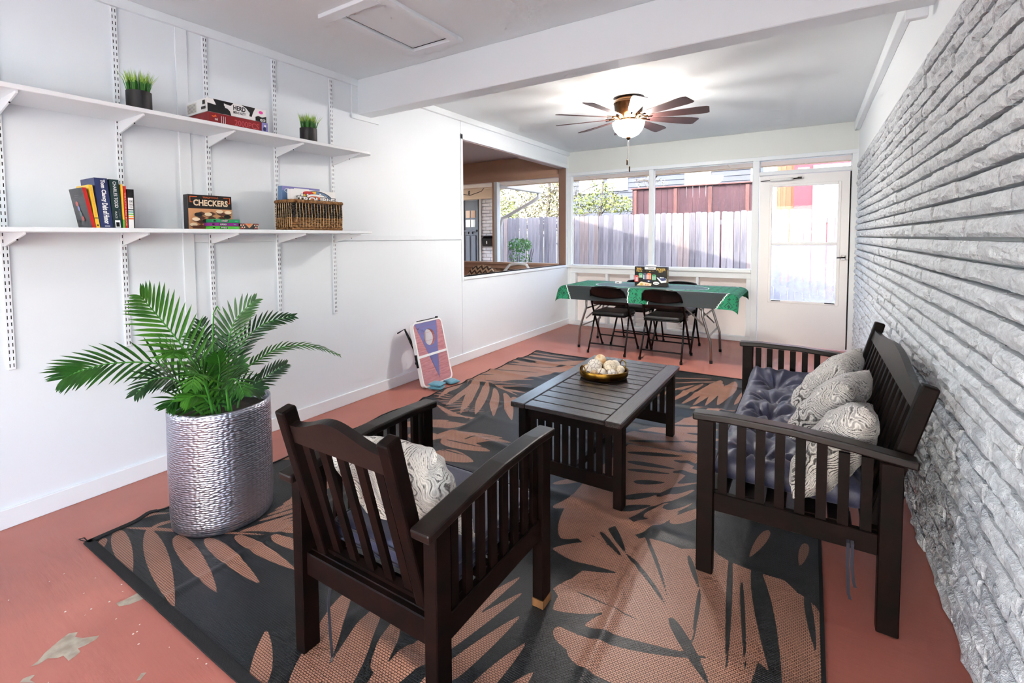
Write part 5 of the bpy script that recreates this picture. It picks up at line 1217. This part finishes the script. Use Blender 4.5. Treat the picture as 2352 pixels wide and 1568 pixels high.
for zz, nme in ((ZU, 'upper'), (ZL, 'lower')):
    y0, y1, r = -.6, 2.44, .07
    poly = [(.016, y0, 0), (SD, y0, 0), (SD, y1 - r, 0)] + [(SD - r + r * math.cos(a), y1 - r + r * math.sin(a), 0) for a in [math.pi / 2 * k / 6 for k in range(1, 7)]] + [(.016, y1, 0)]
    G().prism([(p[0], p[1], zz - TH) for p in poly], (0, 0, TH)).build('wall_shelf', 'shelf_paint', None, bevel=.002, label='long white %s wall shelf with rounded end' % nme, cat='shelf', group='white wall shelves')

# potted grass
pm('grass_green', lin(46, 120, 30), .5); pm('grass_tip', lin(150, 190, 70), .5)
def grass_pot(x, y, z, r, h, gh, label, seed):
    q = random.Random(seed); t = thing('grass_pot', (x, y, z), label, 'plant', 'potted grass on the upper shelf')
    G().lathe([(r * .96, 0), (r, .004), (r, h), (r - .006, h), (r - .006, h - .012)], (x, y, z), 32, capt=False).build('pot', 'pot_black', t, smooth=True); smooth_by_angle(t.children[0], .8)
    G().lathe([(.001, h - .014), (r - .005, h - .014), (r - .005, h - .010), (.001, h - .010)], (x, y, z), 20).build('soil', 'soil', t)
    g = G()
    for k in range(210):
        a = q.uniform(0, 6.28); rr_ = r * .85 * math.sqrt(q.random()); b0 = Vector((x + rr_ * math.cos(a), y + rr_ * math.sin(a), z + h - .012))
        out = q.uniform(0, .25) if k > 14 else q.uniform(.3, .6); L = gh * q.uniform(.75, 1.02); w = q.uniform(.0012, .0022)
        b1 = b0 + Vector((math.cos(a) * out * L * .35, math.sin(a) * out * L * .35, L * .55)); b2 = b0 + Vector((math.cos(a) * out * L, math.sin(a) * out * L, L)); s = Vector((math.sin(a * 3), math.cos(a * 3), 0)) * w
        g.mat('grass_green').add([b0 - s, b0 + s, b1 + s, b1 - s], [(0, 1, 2, 3)]); g.mat('grass_tip').add([b1 - s, b1 + s, b2], [(0, 1, 2)])
    g.build('grass', None, t, kind='stuff')
grass_pot(.20, 1.050, ZU, .052, .102, .115, 'black pot of green grass left of the board games on the upper shelf', 1)
grass_pot(.20, 1.989, ZU, .053, .100, .112, 'black pot of grass near the right end of the upper shelf', 2)

def carton(name, label, x0, x1, y0, y1, z0, z1, mat, cat='box', parent=None, group=None):
    t = thing(name, ((x0 + x1) / 2, (y0 + y1) / 2, z0), label, cat, group); G().box(x0, x1, y0, y1, z0, z1).build('carton', mat, t, bevel=.0012); return t
# upper shelf games: faces towards the room are +x
def front(x, y0, y1, z0, z1): return Face((x, y0, z0), (0, y1 - y0, 0), (0, 0, z1 - z0))
def left(y, x0, x1, z0, z1): return Face((x0, y, z0), (x1 - x0, 0, 0), (0, 0, z1 - z0))
t = carton('puzzle_box', 'red 2000 piece puzzle box lying on the upper shelf', .05, .27, 1.335, 1.665, ZU, ZU + .062, 'p_dkred')
f = front(.27, 1.335, 1.665, ZU, ZU + .062); f.text('p_redline', '2000PCS', .42, .25, .84, .75, .005).poly('p_orange', [(.09, .62), (.13, .70), (.11, .85), (.09, .72), (.05, .74), (.07, .6)]).text('p_white', 'novel', .10, .35, .145, .6, rot=0)
for k in range(3): f.rect('p_white', .20 + k * .03, .2, .208 + k * .03, .8)
f.rect('p_lilac', .885, 0, 1, 1).ell('p_navy', .94, .4, .03, .2).ell('p_white', .95, .7, .02, .1); f.build(t)
z0 = ZU + .0625
t = carton('cow_print_game_box', 'white cow print board game box on top of the red puzzle box', .05, .275, 1.33, 1.655, z0, z0 + .072, 'p_white')
f = front(.275, 1.33, 1.655, z0, z0 + .072)
f.poly('p_black', [(.0, .0), (.0, .62), (.14, .56), (.09, .98), (.42, .98), (.38, .75), (.26, .66), (.30, .55), (.36, .3), (.38, 0)]).poly('p_white', [(.26, .8), (.28, .5), (.33, .45), (.32, .62), (.4, .7)])
f.poly('p_black', [(.56, .98), (.80, .98), (.76, .6), (.73, .22), (.69, .25), (.70, .5), (.64, .8)]).poly('p_black', [(.80, 0), (.80, .3), (.85, .42), (.92, .36), (1.0, .48), (1.0, 0)])
f.ell('p_pink', .90, .72, .04, .12).ell('p_white', .91, .14, .025, .1).ell('p_white', .955, .14, .025, .1).ell('p_black', .915, .14, .012, .05).ell('p_black', .95, .14, .012, .05)
f.ell('p_white', .49, .5, .14, .42).text('p_black', 'HERD', .41, .46, .62, .82, .035).text('p_black', 'MENTALITY', .41, .20, .62, .40, .02); f.build(t)
f = left(1.33, .05, .275, z0, z0 + .072); f.rect('p_paper', .05, .1, .5, .85)
for k in range(7): f.rect('p_grey', .07, .18 + k * .09, .47, .21 + k * .09)
f.rect('p_black', .80, .55, .92, .85).rect('p_char', .74, .2, .95, .4); f.build(t)

# books on the lower shelf
XS = .255
def book(label, y0, y1, h, lean, depth, cover, seed=0, spine=None, name='book'):
    t = thing(name, (XS - depth / 2, (y0 + y1) / 2, ZL + .001), label, 'book', 'books on the lower shelf')
    th = y1 - y0; c = min(.003, th * .2)
    def T(g):   # lean along y
        g.v = [(x, y + lean * (z - ZL) / h, z) for x, y, z in g.v]; return g
    g = G(); z0, z1 = ZL + .001, ZL + .001 + h
    g.box(XS - depth, XS, y0, y0 + c, z0, z1); g.box(XS - depth, XS, y1 - c, y1, z0, z1); g.box(XS - c, XS, y0 + c, y1 - c, z0, z1)
    T(g).build('cover', cover, t)
    T(G().box(XS - depth + .004, XS - c, y0 + c, y1 - c, z0 + .003, z1 - .004)).build('page_block', 'p_paper', t)
    if spine:
        f = Face((XS, y0, z0), (0, th, 0), (0, 0, h)); spine(f); T(f.g); f.build(t)
    return t, y0, z0
def sp0(f): f.rect('p_red', 0, 0, 1, 1)
t, y_, z_ = book('charcoal book with red spine at the left end of the shelf row', .828, .8415, .178, -.030, .165, 'p_char', spine=sp0)
f = Face((XS - .165, .828, ZL + .001), (.165, 0, 0), (0, -.030, .178)); f.rect('p_grey', .3, .82, .62, .83).rect('p_grey', .3, .78, .55, .79).ell('p_rose', .36, .62, .1, .06).ell('p_lilac', .42, .5, .07, .07).ell('p_slate', .47, .36, .08, .07).ell('p_rose', .55, .24, .1, .06).rect('p_grey', .2, .06, .3, .07); f.build(t)
def sp1(f): f.rect('p_black', 0, .22, 1, .24).text('p_gold', 'THE HAPPINESS ADVANTAGE', .35, .28, .75, .95, .0, rot=-90).rect('p_black', .3, .04, .7, .08)
book('pale yellow book between the charcoal and blue books', .8425, .8565, .192, -.022, .15, 'p_yellow', spine=sp1)
def sp2(f): f.text('p_white', 'Tom Clancy', .35, .52, .80, .97, .04, rot=-90).text('p_white', 'Debt of Honor', .35, .08, .80, .50, .04, rot=-90).rect('p_white', .35, .03, .75, .045)
book('thick navy blue hardcover novel, tallest of the row', .8575, .9055, .226, -.016, .165, 'p_navy', spine=sp2)
def sp3(f): f.text('p_white', 'CHARLES TODD', .35, .42, .72, .96, .01, rot=-90).text('p_grey', 'A LONELY', .68, .20, .85, .40, .0, rot=-90).text('p_white', 'PLACE', .30, .20, .5, .34, .0, rot=-90).rect('p_white', .2, .01, .75, .16).rect('p_black', .3, .03, .65, .12)
book('dark green hardcover with white barcode sticker on its spine', .9065, .9425, .224, -.010, .16, 'p_dkgreen', spine=sp3)
def sp4(f): f.rect('p_lime', 0, 0, 1, .2)
book('thin yellow book with lime green base', .9432, .9505, .204, -.003, .15, 'p_yellow', spine=sp4)
def sp5(f): f.text('p_cream', 'THE LITTLE RED BOOK', .3, .05, .75, .85, .0, rot=-90)
book('thin bright red book beside the black binder', .9515, .962, .197, -.002, .15, 'p_red', spine=sp5)
def sp6(f):
    f.rect('p_white', .08, .0, .84, .78)
    for k, c in enumerate(('p_slate', 'p_teal', 'p_lime', 'p_yellow', 'p_orange')): f.rect(c, .08, .46 - k * .058, .84, .49 - k * .058)
    f.text('p_grey', 'SOME', .2, .66, .74, .72).text('p_grey', 'THINGS', .16, .58, .78, .63).text('p_grey', 'TO DO', .24, .52, .7, .56)
book('black binder with striped white label at the right end of the books', .963, .990, .184, .001, .12, 'p_black', spine=sp6, name='binder')

# checkers box: lid front carries the picture
CX = .20
t = carton('checkers_box', 'black checkers game box with board picture standing on the lower shelf', CX - .05, CX, 1.250, 1.478, ZL + .001, ZL + .186, 'p_black')
f = front(CX, 1.250, 1.478, ZL + .001, ZL + .186)
f.rect('p_orange', .04, .93, .96, .95).rect('p_orange', .04, .78, .055, .95).rect('p_orange', .945, .78, .96, .95).rect('p_orange', .04, .775, .10, .79).rect('p_orange', .90, .775, .96, .79)
f.rect('p_black', .20, .90, .80, .97).text('p_orange', 'TRADITIONS', .32, .905, .68, .95, .01).text('p_cream', 'CHECKERS', .11, .68, .90, .86, .035)
Q = lambda i, j: (.02 + .96 * (i / 6) + (.5 - j / 5) * (.14) * 0, .02 + .58 * (j / 5)); 
f.rect('p_tan', .0, .0, 1.0, .60)
def iso(i, j): 
    u, v = (i - j) * .115 + .5, .02 + (i + j) * .062
    return u, v
for i in range(-2, 10):
    for j in range(-2, 10):
        if (i + j) % 2 == 0:
            P4 = [iso(i, j), iso(i + 1, j), iso(i + 1, j + 1), iso(i, j + 1)]
            if all(0 <= p[0] <= 1 and 0 <= p[1] <= .6 for p in P4): f.poly('p_brown', P4)
for u, v, m in ((.20, .42, 'p_black'), (.42, .43, 'p_cream'), (.68, .52, 'p_cream'), (.88, .50, 'p_cream'), (.86, .38, 'p_black'), (.14, .28, 'p_cream'), (.36, .24, 'p_black'), (.62, .26, 'p_cream'), (.08, .12, 'p_cream'), (.84, .2, 'p_cream')):
    f.ell('p_brown' if m == 'p_cream' else 'p_char', u, v - .012, .085, .052).ell(m, u, v + .008, .085, .052)
f.rect('p_brown', .05, .02, .40, .10); f.build(t)
# stacked card games
zz = ZL + .001
for nm, c, lab, ttl, dy, hh in (('card_game_box', 'p_lime', 'lime green card game box at the bottom of the small stack', 'WILD', .0, .016), ('card_game_box', 'p_purple', 'purple card game box in the middle of the small stack', 'OPSIES', -.003, .018), ('card_game_box', 'p_green', 'emerald green card game box on top of the small stack', 'COVERT', .004, .019)):
    t = carton(nm, lab, .205, .285, 1.327 + dy, 1.472 + dy, zz, zz + hh, c, group='small card game boxes')
    f = front(.285, 1.327 + dy, 1.472 + dy, zz, zz + hh); f.rect('p_black', .28, .2, .56, .82).text('p_white', ttl, .3, .28, .54, .74, .02).rect('p_ltgreen', .8, .4, .9, .6).rect('p_black', .02, .3, .1, .7); f.build(t); zz += hh + .0004
t = carton('checker_set_box', 'small checkered orange and black box beside the card games', .215, .285, 1.476, 1.580, ZL + .001, ZL + .034, 'p_char')
f = front(.285, 1.476, 1.580, ZL + .001, ZL + .034); f.poly('p_tan', [(.25, .98), (.75, .98), (.5, .2)]).poly('p_orange', [(.35, .98), (.6, .98), (.48, .7)])
for k in range(8):
    for j in range(2): f.ell('p_cream' if (k + j) % 2 else 'p_rose', .04 + .06 * (k % 4) if k < 4 else .78 + .06 * (k % 4), .2 + .5 * j + .15 * (k % 2), .035, .14)
f.build(t)
f = left(1.476, .215, .285, ZL + .001, ZL + .034)
for k in range(4):
    for j in range(2): f.rect('p_cream' if (k + j) % 2 else 'p_black', k / 4, j / 2, k / 4 + .24, j / 2 + .48)
f.build(t)

# wicker basket
pm('wicker_tan', lin(166, 120, 70), .7, c2=lin(120, 80, 44), nscale=60, bump=(150, .8)); pm('wicker_dark', lin(34, 26, 24), .6, c2=lin(58, 46, 40), nscale=60, bump=(150, .8)); pm('raffia', lin(206, 178, 130), .7)
BX0, BX1, BY0, BY1 = .06, .275, 1.815, 2.20
bk = thing('wicker_basket', ((BX0 + BX1) / 2, (BY0 + BY1) / 2, ZL + .001), 'rectangular woven basket, dark band above tan, on the lower shelf', 'basket')
def rloop(e, z, amp, ph, n=120):
    x0, x1, y0, y1, rc = BX0 + .008 - e, BX1 - .008 + e, BY0 + .008 - e, BY1 - .008 + e, .02
    base = []
    for cx, cy, a in ((x1 - rc, y1 - rc, 0), (x0 + rc, y1 - rc, 90), (x0 + rc, y0 + rc, 180), (x1 - rc, y0 + rc, 270)):
        for k in range(5): tt = rad(a + k * 22.5); base.append(Vector((cx + rc * math.cos(tt), cy + rc * math.sin(tt), z)))
    base.append(base[0]); ls = [0]
    for i in range(len(base) - 1): ls.append(ls[-1] + (base[i + 1] - base[i]).length)
    P = []; ctr = Vector(((x0 + x1) / 2, (y0 + y1) / 2, z)); k = 0
    for i in range(n):
        s = ls[-1] * i / n
        while ls[k + 1] < s: k += 1
        p = base[k].lerp(base[k + 1], (s - ls[k]) / (ls[k + 1] - ls[k])); o = (p - ctr); o = Vector((math.copysign(1, o.x) if abs(o.x) > (x1 - x0) / 2 - .012 else 0, math.copysign(1, o.y) if abs(o.y) > (y1 - y0) / 2 - .012 else 0, 0))
        P.append(p + o * amp * math.sin(i * math.pi / 2 + ph) + Vector((0, 0, .0015 * math.sin(i * 1.9 + ph))))
    return P
G().box(BX0 + .01, BX1 - .01, BY0 + .01, BY1 - .01, ZL + .001, ZL + .008).build('base', 'wicker_tan', bk)
for k in range(11):
    z = ZL + .012 + k * .0155; m = 'wicker_tan' if k < 5 else 'wicker_dark'
    G().tube(rloop(0, z, .0022, k * math.pi), .0078, 6, closed=True).build('woven_row', m, bk, smooth=True)
G().tube(rloop(.002, ZL + .183, .001, 0), .0115, 8, closed=True).build('rim', 'wicker_tan', bk, smooth=True)
g = G()
for k in range(17):
    y = BY0 + .02 + k * (BY1 - BY0 - .04) / 16; g.tube([(BX1 + .001, y, ZL + .02), (BX1 + .0035, y + .002, ZL + .09), (BX1 + .001, y, ZL + .17)], .0016, 5)
for k in range(9):
    x = BX0 + .02 + k * (BX1 - BX0 - .04) / 8; g.tube([(x, BY0 - .001, ZL + .02), (x, BY0 - .0035, ZL + .17)], .0016, 5)
g.build('stitching', 'raffia', bk, kind='stuff')
# games inside the basket
t = carton('blue_game_box', 'blue game box standing at the back inside the basket', .085, .13, 1.835, 2.115, ZL + .012, ZL + .285, 'p_sky')
f = front(.13, 1.835, 2.115, ZL + .012, ZL + .285); f.rect('p_lilac', .0, .9, 1, 1).ell('p_white', .14, .9, .08, .05).ell('p_sky', .14, .9, .07, .04).rect('p_white', .3, .94, .7, .97).rect('p_red', .86, .82, .98, .95).text('p_white', 'A', .89, .84, .95, .93); f.build(t)
t = carton('dice_game_box', 'white pop-dice board game box with yellow and blue logo in the basket', .17, .215, 1.845, 2.175, ZL + .012, ZL + .262, 'p_white')
f = front(.215, 1.845, 2.175, ZL + .012, ZL + .262)
f.rect('p_white', 0, 0, 1, 1).ell('p_black', .54, .66, .43, .33, 40).ell('p_sky', .54, .66, .41, .31, 40)
f.poly('p_yellow', [(.54, .66)] + [(.54 + .41 * math.cos(a), .66 + .31 * math.sin(a)) for a in [math.pi / 2 + k * math.pi / 24 for k in range(16)]] + [(.3, .55)])
f.ell('p_red', .36, .92, .12, .05)
for u, v in ((.22, .86), (.28, .80), (.2, .74), (.26, .68), (.34, .87), (.62, .9), (.74, .84), (.84, .76), (.68, .78), (.9, .66)): f.ell('p_black', u, v, .034, .036).ell('p_white', u, v, .028, .03)
f.ell('p_black', .52, .84, .22, .07, 30).ell('p_white', .52, .84, .21, .06, 30).ell('p_orange', .48, .80, .14, .05, 30)
f.text('p_black', 'TROUBLE', .08, .68, .98, .835, .09).text('p_white', 'TROUBLE', .10, .695, .96, .82, .04)
f.build(t)

# ================================================================== cornhole board
BY = (2.985, 3.375)
cb_ = thing('cornhole_board', (.22, 3.18, .0), 'small cornhole board with purple triangle leaning beside the white wall', 'game board')
OO = Vector((.268, BY[0], .004)); UU = Vector((0.0, BY[1] - BY[0], 0)); VV = Vector((-.135, 0, .545)); NNv = UU.cross(VV).normalized()
wU, hV = UU.length, VV.length; uU, uV = UU / wU, VV / hV
def Pb(a, b, c=0): return OO + uU * a + uV * b + NNv * c
from mathutils.geometry import tessellate_polygon
def rrect(a0, b0, a1, b1, r, n=6):
    P = []
    for cx, cy, s in ((a1 - r, b1 - r, 0), (a0 + r, b1 - r, 90), (a0 + r, b0 + r, 180), (a1 - r, b0 + r, 270)):
        for k in range(n + 1): t = rad(s + 90 * k / n); P.append((cx + r * math.cos(t), cy + r * math.sin(t)))
    return P
def circ(a, b, r, n=32): return [(a + r * math.cos(2 * math.pi * k / n), b + r * math.sin(2 * math.pi * k / n)) for k in range(n)]
def plate(outer, holes, c0, c1):
    g = G(); loops = [outer] + holes; flat = [p for l in loops for p in l]
    tri = tessellate_polygon([[Vector((p[0], p[1], 0)) for p in l] for l in loops]); n = len(flat)
    vs = [Pb(p[0], p[1], c1) for p in flat] + [Pb(p[0], p[1], c0) for p in flat]; fs = [tuple(t) for t in tri] + [tuple(n + i for i in reversed(t)) for t in tri]; o = 0
    for l in loops:
        m = len(l)
        for i in range(m): a, b = o + i, o + (i + 1) % m; fs.append((a, b, n + b, n + a))
        o += m
    return g.add(vs, fs)
hole = circ(wU * .49, hV * .735, .073)
def wood2(name, c1, c2): return pm(name, c1, .45, c2=c2, nscale=10, nst=(1, 1.2, 9), ramp=(.3, .7))
wood2('pink_planks', lin(176, 116, 122), lin(206, 146, 150))
pm('lilac_paint', lin(116, 116, 168), .5)
ol = rrect(.0, .0, wU, hV, .045)
plate(rrect(.010, .010, wU - .010, hV - .010, .038), [hole], -.030, -.002).build('core_panel', 'pink_planks', cb_)
pv = [.012, .085, .165, .246, .268, .345, .425, .50, hV - .012]
plate(ol, [rrect(.014, .014, wU - .014, hV - .014, .034)], -.034, .003).build('frame', 'white_plastic', cb_, bevel=.0015)
G().obox(Pb(wU / 2, hV * .47, .0), uU * (wU - .02), uV * .02, NNv * .007).build('divider', 'white_plastic', cb_)
for b in (.075, .145, .215, .315, .385, .455, .51):
    G().obox(Pb(wU / 2, b, -.0012), uU * (wU - .03), uV * .0012, NNv * .0022).build('plank_joint', 'p_rose', cb_)
tri3 = [(wU * .09, hV - .016), (wU * .82, hV - .016), (wU * .56, .05)]
plate(tri3, [hole], -.002, -.0006).build('triangle_print', 'lilac_paint', cb_)
g = G(); g.tube([Pb(.02, hV * .62, -.034), (.085, BY[0] - .03, .50), (.02, BY[0] - .05, .46)], .007, 8); g.tube([Pb(.02, hV * .5, -.034), (.085, BY[0] - .03, .49)], .005, 8); g.build('folding_leg', 'steel_dark', cb_, smooth=True)
g = G(); g.obox(Pb(-.003, hV * .42, -.02), uU * .008, uV * .11, NNv * .02); g.obox(Pb(-.008, hV * .40, -.02), uU * .014, uV * .02, NNv * .022); g.build('side_latch', 'steel_dark', cb_)
g = G(); g.obox(Pb(wU * .55, hV + .004, -.02), uU * .24, uV * .008, NNv * .02); g.obox(Pb(wU * .9, hV + .008, -.02), uU * .014, uV * .016, NNv * .022); g.build('carry_handle', 'steel_dark', cb_)
def bag(x, y, z, rz_, label, tz_=0):
    g = G(); s = .052
    def fn(sg):
        def f(u, v):
            a, b = 2 * u - 1, 2 * v - 1; k = max(0, (1 - a ** 4) * (1 - b ** 4)) ** .5; return (a * s * 1.15, b * s, sg * .0145 * k + .002 * math.sin(9 * a + 4 * b) * k)
        return f
    g.grid(fn(1), 14, 14); g.grid(fn(-1), 14, 14)
    o = g.build('bean_bag', 'teal_fabric', None, smooth=True, weld=True, local=True, label=label, cat='bean bag', group='teal bean bags'); o.location = (x, y, z + .015); o.rotation_euler = (tz_, 0, rz_)
bag(.345, 3.06, .001, .3, 'teal bean bag at the bottom of the pair in front of the cornhole board'); bag(.342, 3.065, .027, .15, 'teal bean bag on top of the pair in front of the cornhole board'); bag(.345, 3.255, .001, -.3, 'single teal bean bag beside the board corner', .05)

# ================================================================== ceiling fan
FC = Vector((1.605, 4.20, 0))
fan = thing('ceiling_fan', (FC.x, FC.y, ZC), 'bronze ceiling fan with many dark blades and a glowing glass bowl', 'ceiling fan')
G().lathe([(.01, .185), (.105, .185), (.118, .175), (.128, .155), (.128, .150), (.132, .146), (.132, .136), (.127, .13), (.122, .09), (.112, .045), (.098, .012), (.085, .0), (.01, .0)][::-1], (FC.x, FC.y, ZC - .186), 40, True, True).build('motor_housing', 'bronze', fan, smooth=True); smooth_by_angle(fan.children[0], .6)
G().lathe([(.01, 0), (.075, 0), (.085, .012), (.085, .022), (.06, .03), (.01, .03)], (FC.x, FC.y, 2.275), 32).build('light_fitter', 'bronze', fan, smooth=True)
def bowl_mat():
    m, nt, p = newmat('alabaster_glow'); v = coords(nt); t = N(nt, 'ShaderNodeTexNoise', Scale=9, Detail=4); nt.links.new(v, t.inputs['Vector'])
    r = N(nt, 'ShaderNodeValToRGB'); r.color_ramp.elements[0].position = .62; r.color_ramp.elements[0].color = (1.0, .955, .92, 1); r.color_ramp.elements[1].position = .75; r.color_ramp.elements[1].color = (.9, .55, .32, 1)
    nt.links.new(t.outputs[0], r.inputs[0]); nt.links.new(r.outputs[0], p.inputs['Emission Color']); p.inputs['Emission Strength'].default_value = 44.0; p.inputs['Base Color'].default_value = lin(255, 240, 220); p.inputs['Roughness'].default_value = .25
bowl_mat()
G().lathe([(.012, -.128), (.05, -.122), (.088, -.102), (.117, -.068), (.134, -.028), (.138, .0), (.132, .0), (.126, -.03), (.1, -.075), (.04, -.11), (.004, -.115)], (FC.x, FC.y, 2.275), 24, True, True).build('glass_bowl', 'alabaster_glow', fan, smooth=True)
G().lathe([(.004, -.02), (.012, -.012), (.02, .0), (.022, .008), (.004, .01)], (FC.x, FC.y, 2.142), 20).build('finial', 'bronze', fan, smooth=True)
NB = 10
for k in range(NB):
    a = rad(8 + 360 / NB * k); d = Vector((math.cos(a), math.sin(a), 0)); s = Vector((-math.sin(a), math.cos(a), 0)); up = Vector((0, 0, 1)); tw = (s * math.cos(.22) - up * math.sin(.22))
    c = Vector((FC.x, FC.y, 2.315))
    ws = [(.17, .030), (.22, .036), (.40, .052), (.58, .064), (.635, .062), (.655, .05)]
    g = G(); vs = []
    nrm = d.cross(tw).normalized()
    for r_, w_ in ws:
        for sg in (-1, 1): vs += [c + d * r_ + tw * w_ * sg * (.9 if sg > 0 else 1) + nrm * .003, c + d * r_ + tw * w_ * sg * (.9 if sg > 0 else 1) - nrm * .003]
    fs = []
    for i in range(len(ws) - 1):
        b = 4 * i; fs += [(b, b + 2, b + 6, b + 4), (b + 1, b + 5, b + 7, b + 3), (b, b + 4, b + 5, b + 1), (b + 2, b + 3, b + 7, b + 6)]
    e = 4 * (len(ws) - 1); fs += [(0, 1, 3, 2), (e, e + 2, e + 3, e + 1)]
    bl = g.add(vs, fs).build('blade', 'blade_wood', fan)
    G().tube([c + d * .085 - up * .012, c + d * .12 + up * .004, c + d * .20], [.009, .008, .012], 8).build('blade_iron', 'bronze', bl, smooth=True)
for dx, zl in ((-.010, 1.955), (.012, 1.895)):
    g = G(); g.tube([(FC.x + dx * .3, FC.y, 2.13), (FC.x + dx, FC.y, zl)], .0016, 6); g.build('pull_chain', 'grey_metal', fan)
    G().lathe([(.003, 0), (.006, .005), (.006, .045), (.003, .05)], (FC.x + dx, FC.y, zl - .05), 10).build('pull_fob', 'bronze', fan, smooth=True)
ld = bpy.data.lights.new('fan_lamp', 'POINT'); ld.energy = 3; ld.color = (1.0, .66, .4); ld.shadow_soft_size = .05
lo = bpy.data.objects.new('fan_lamp', ld); col.objects.link(lo); lo.location = (FC.x + .02, FC.y - .125, 2.30)
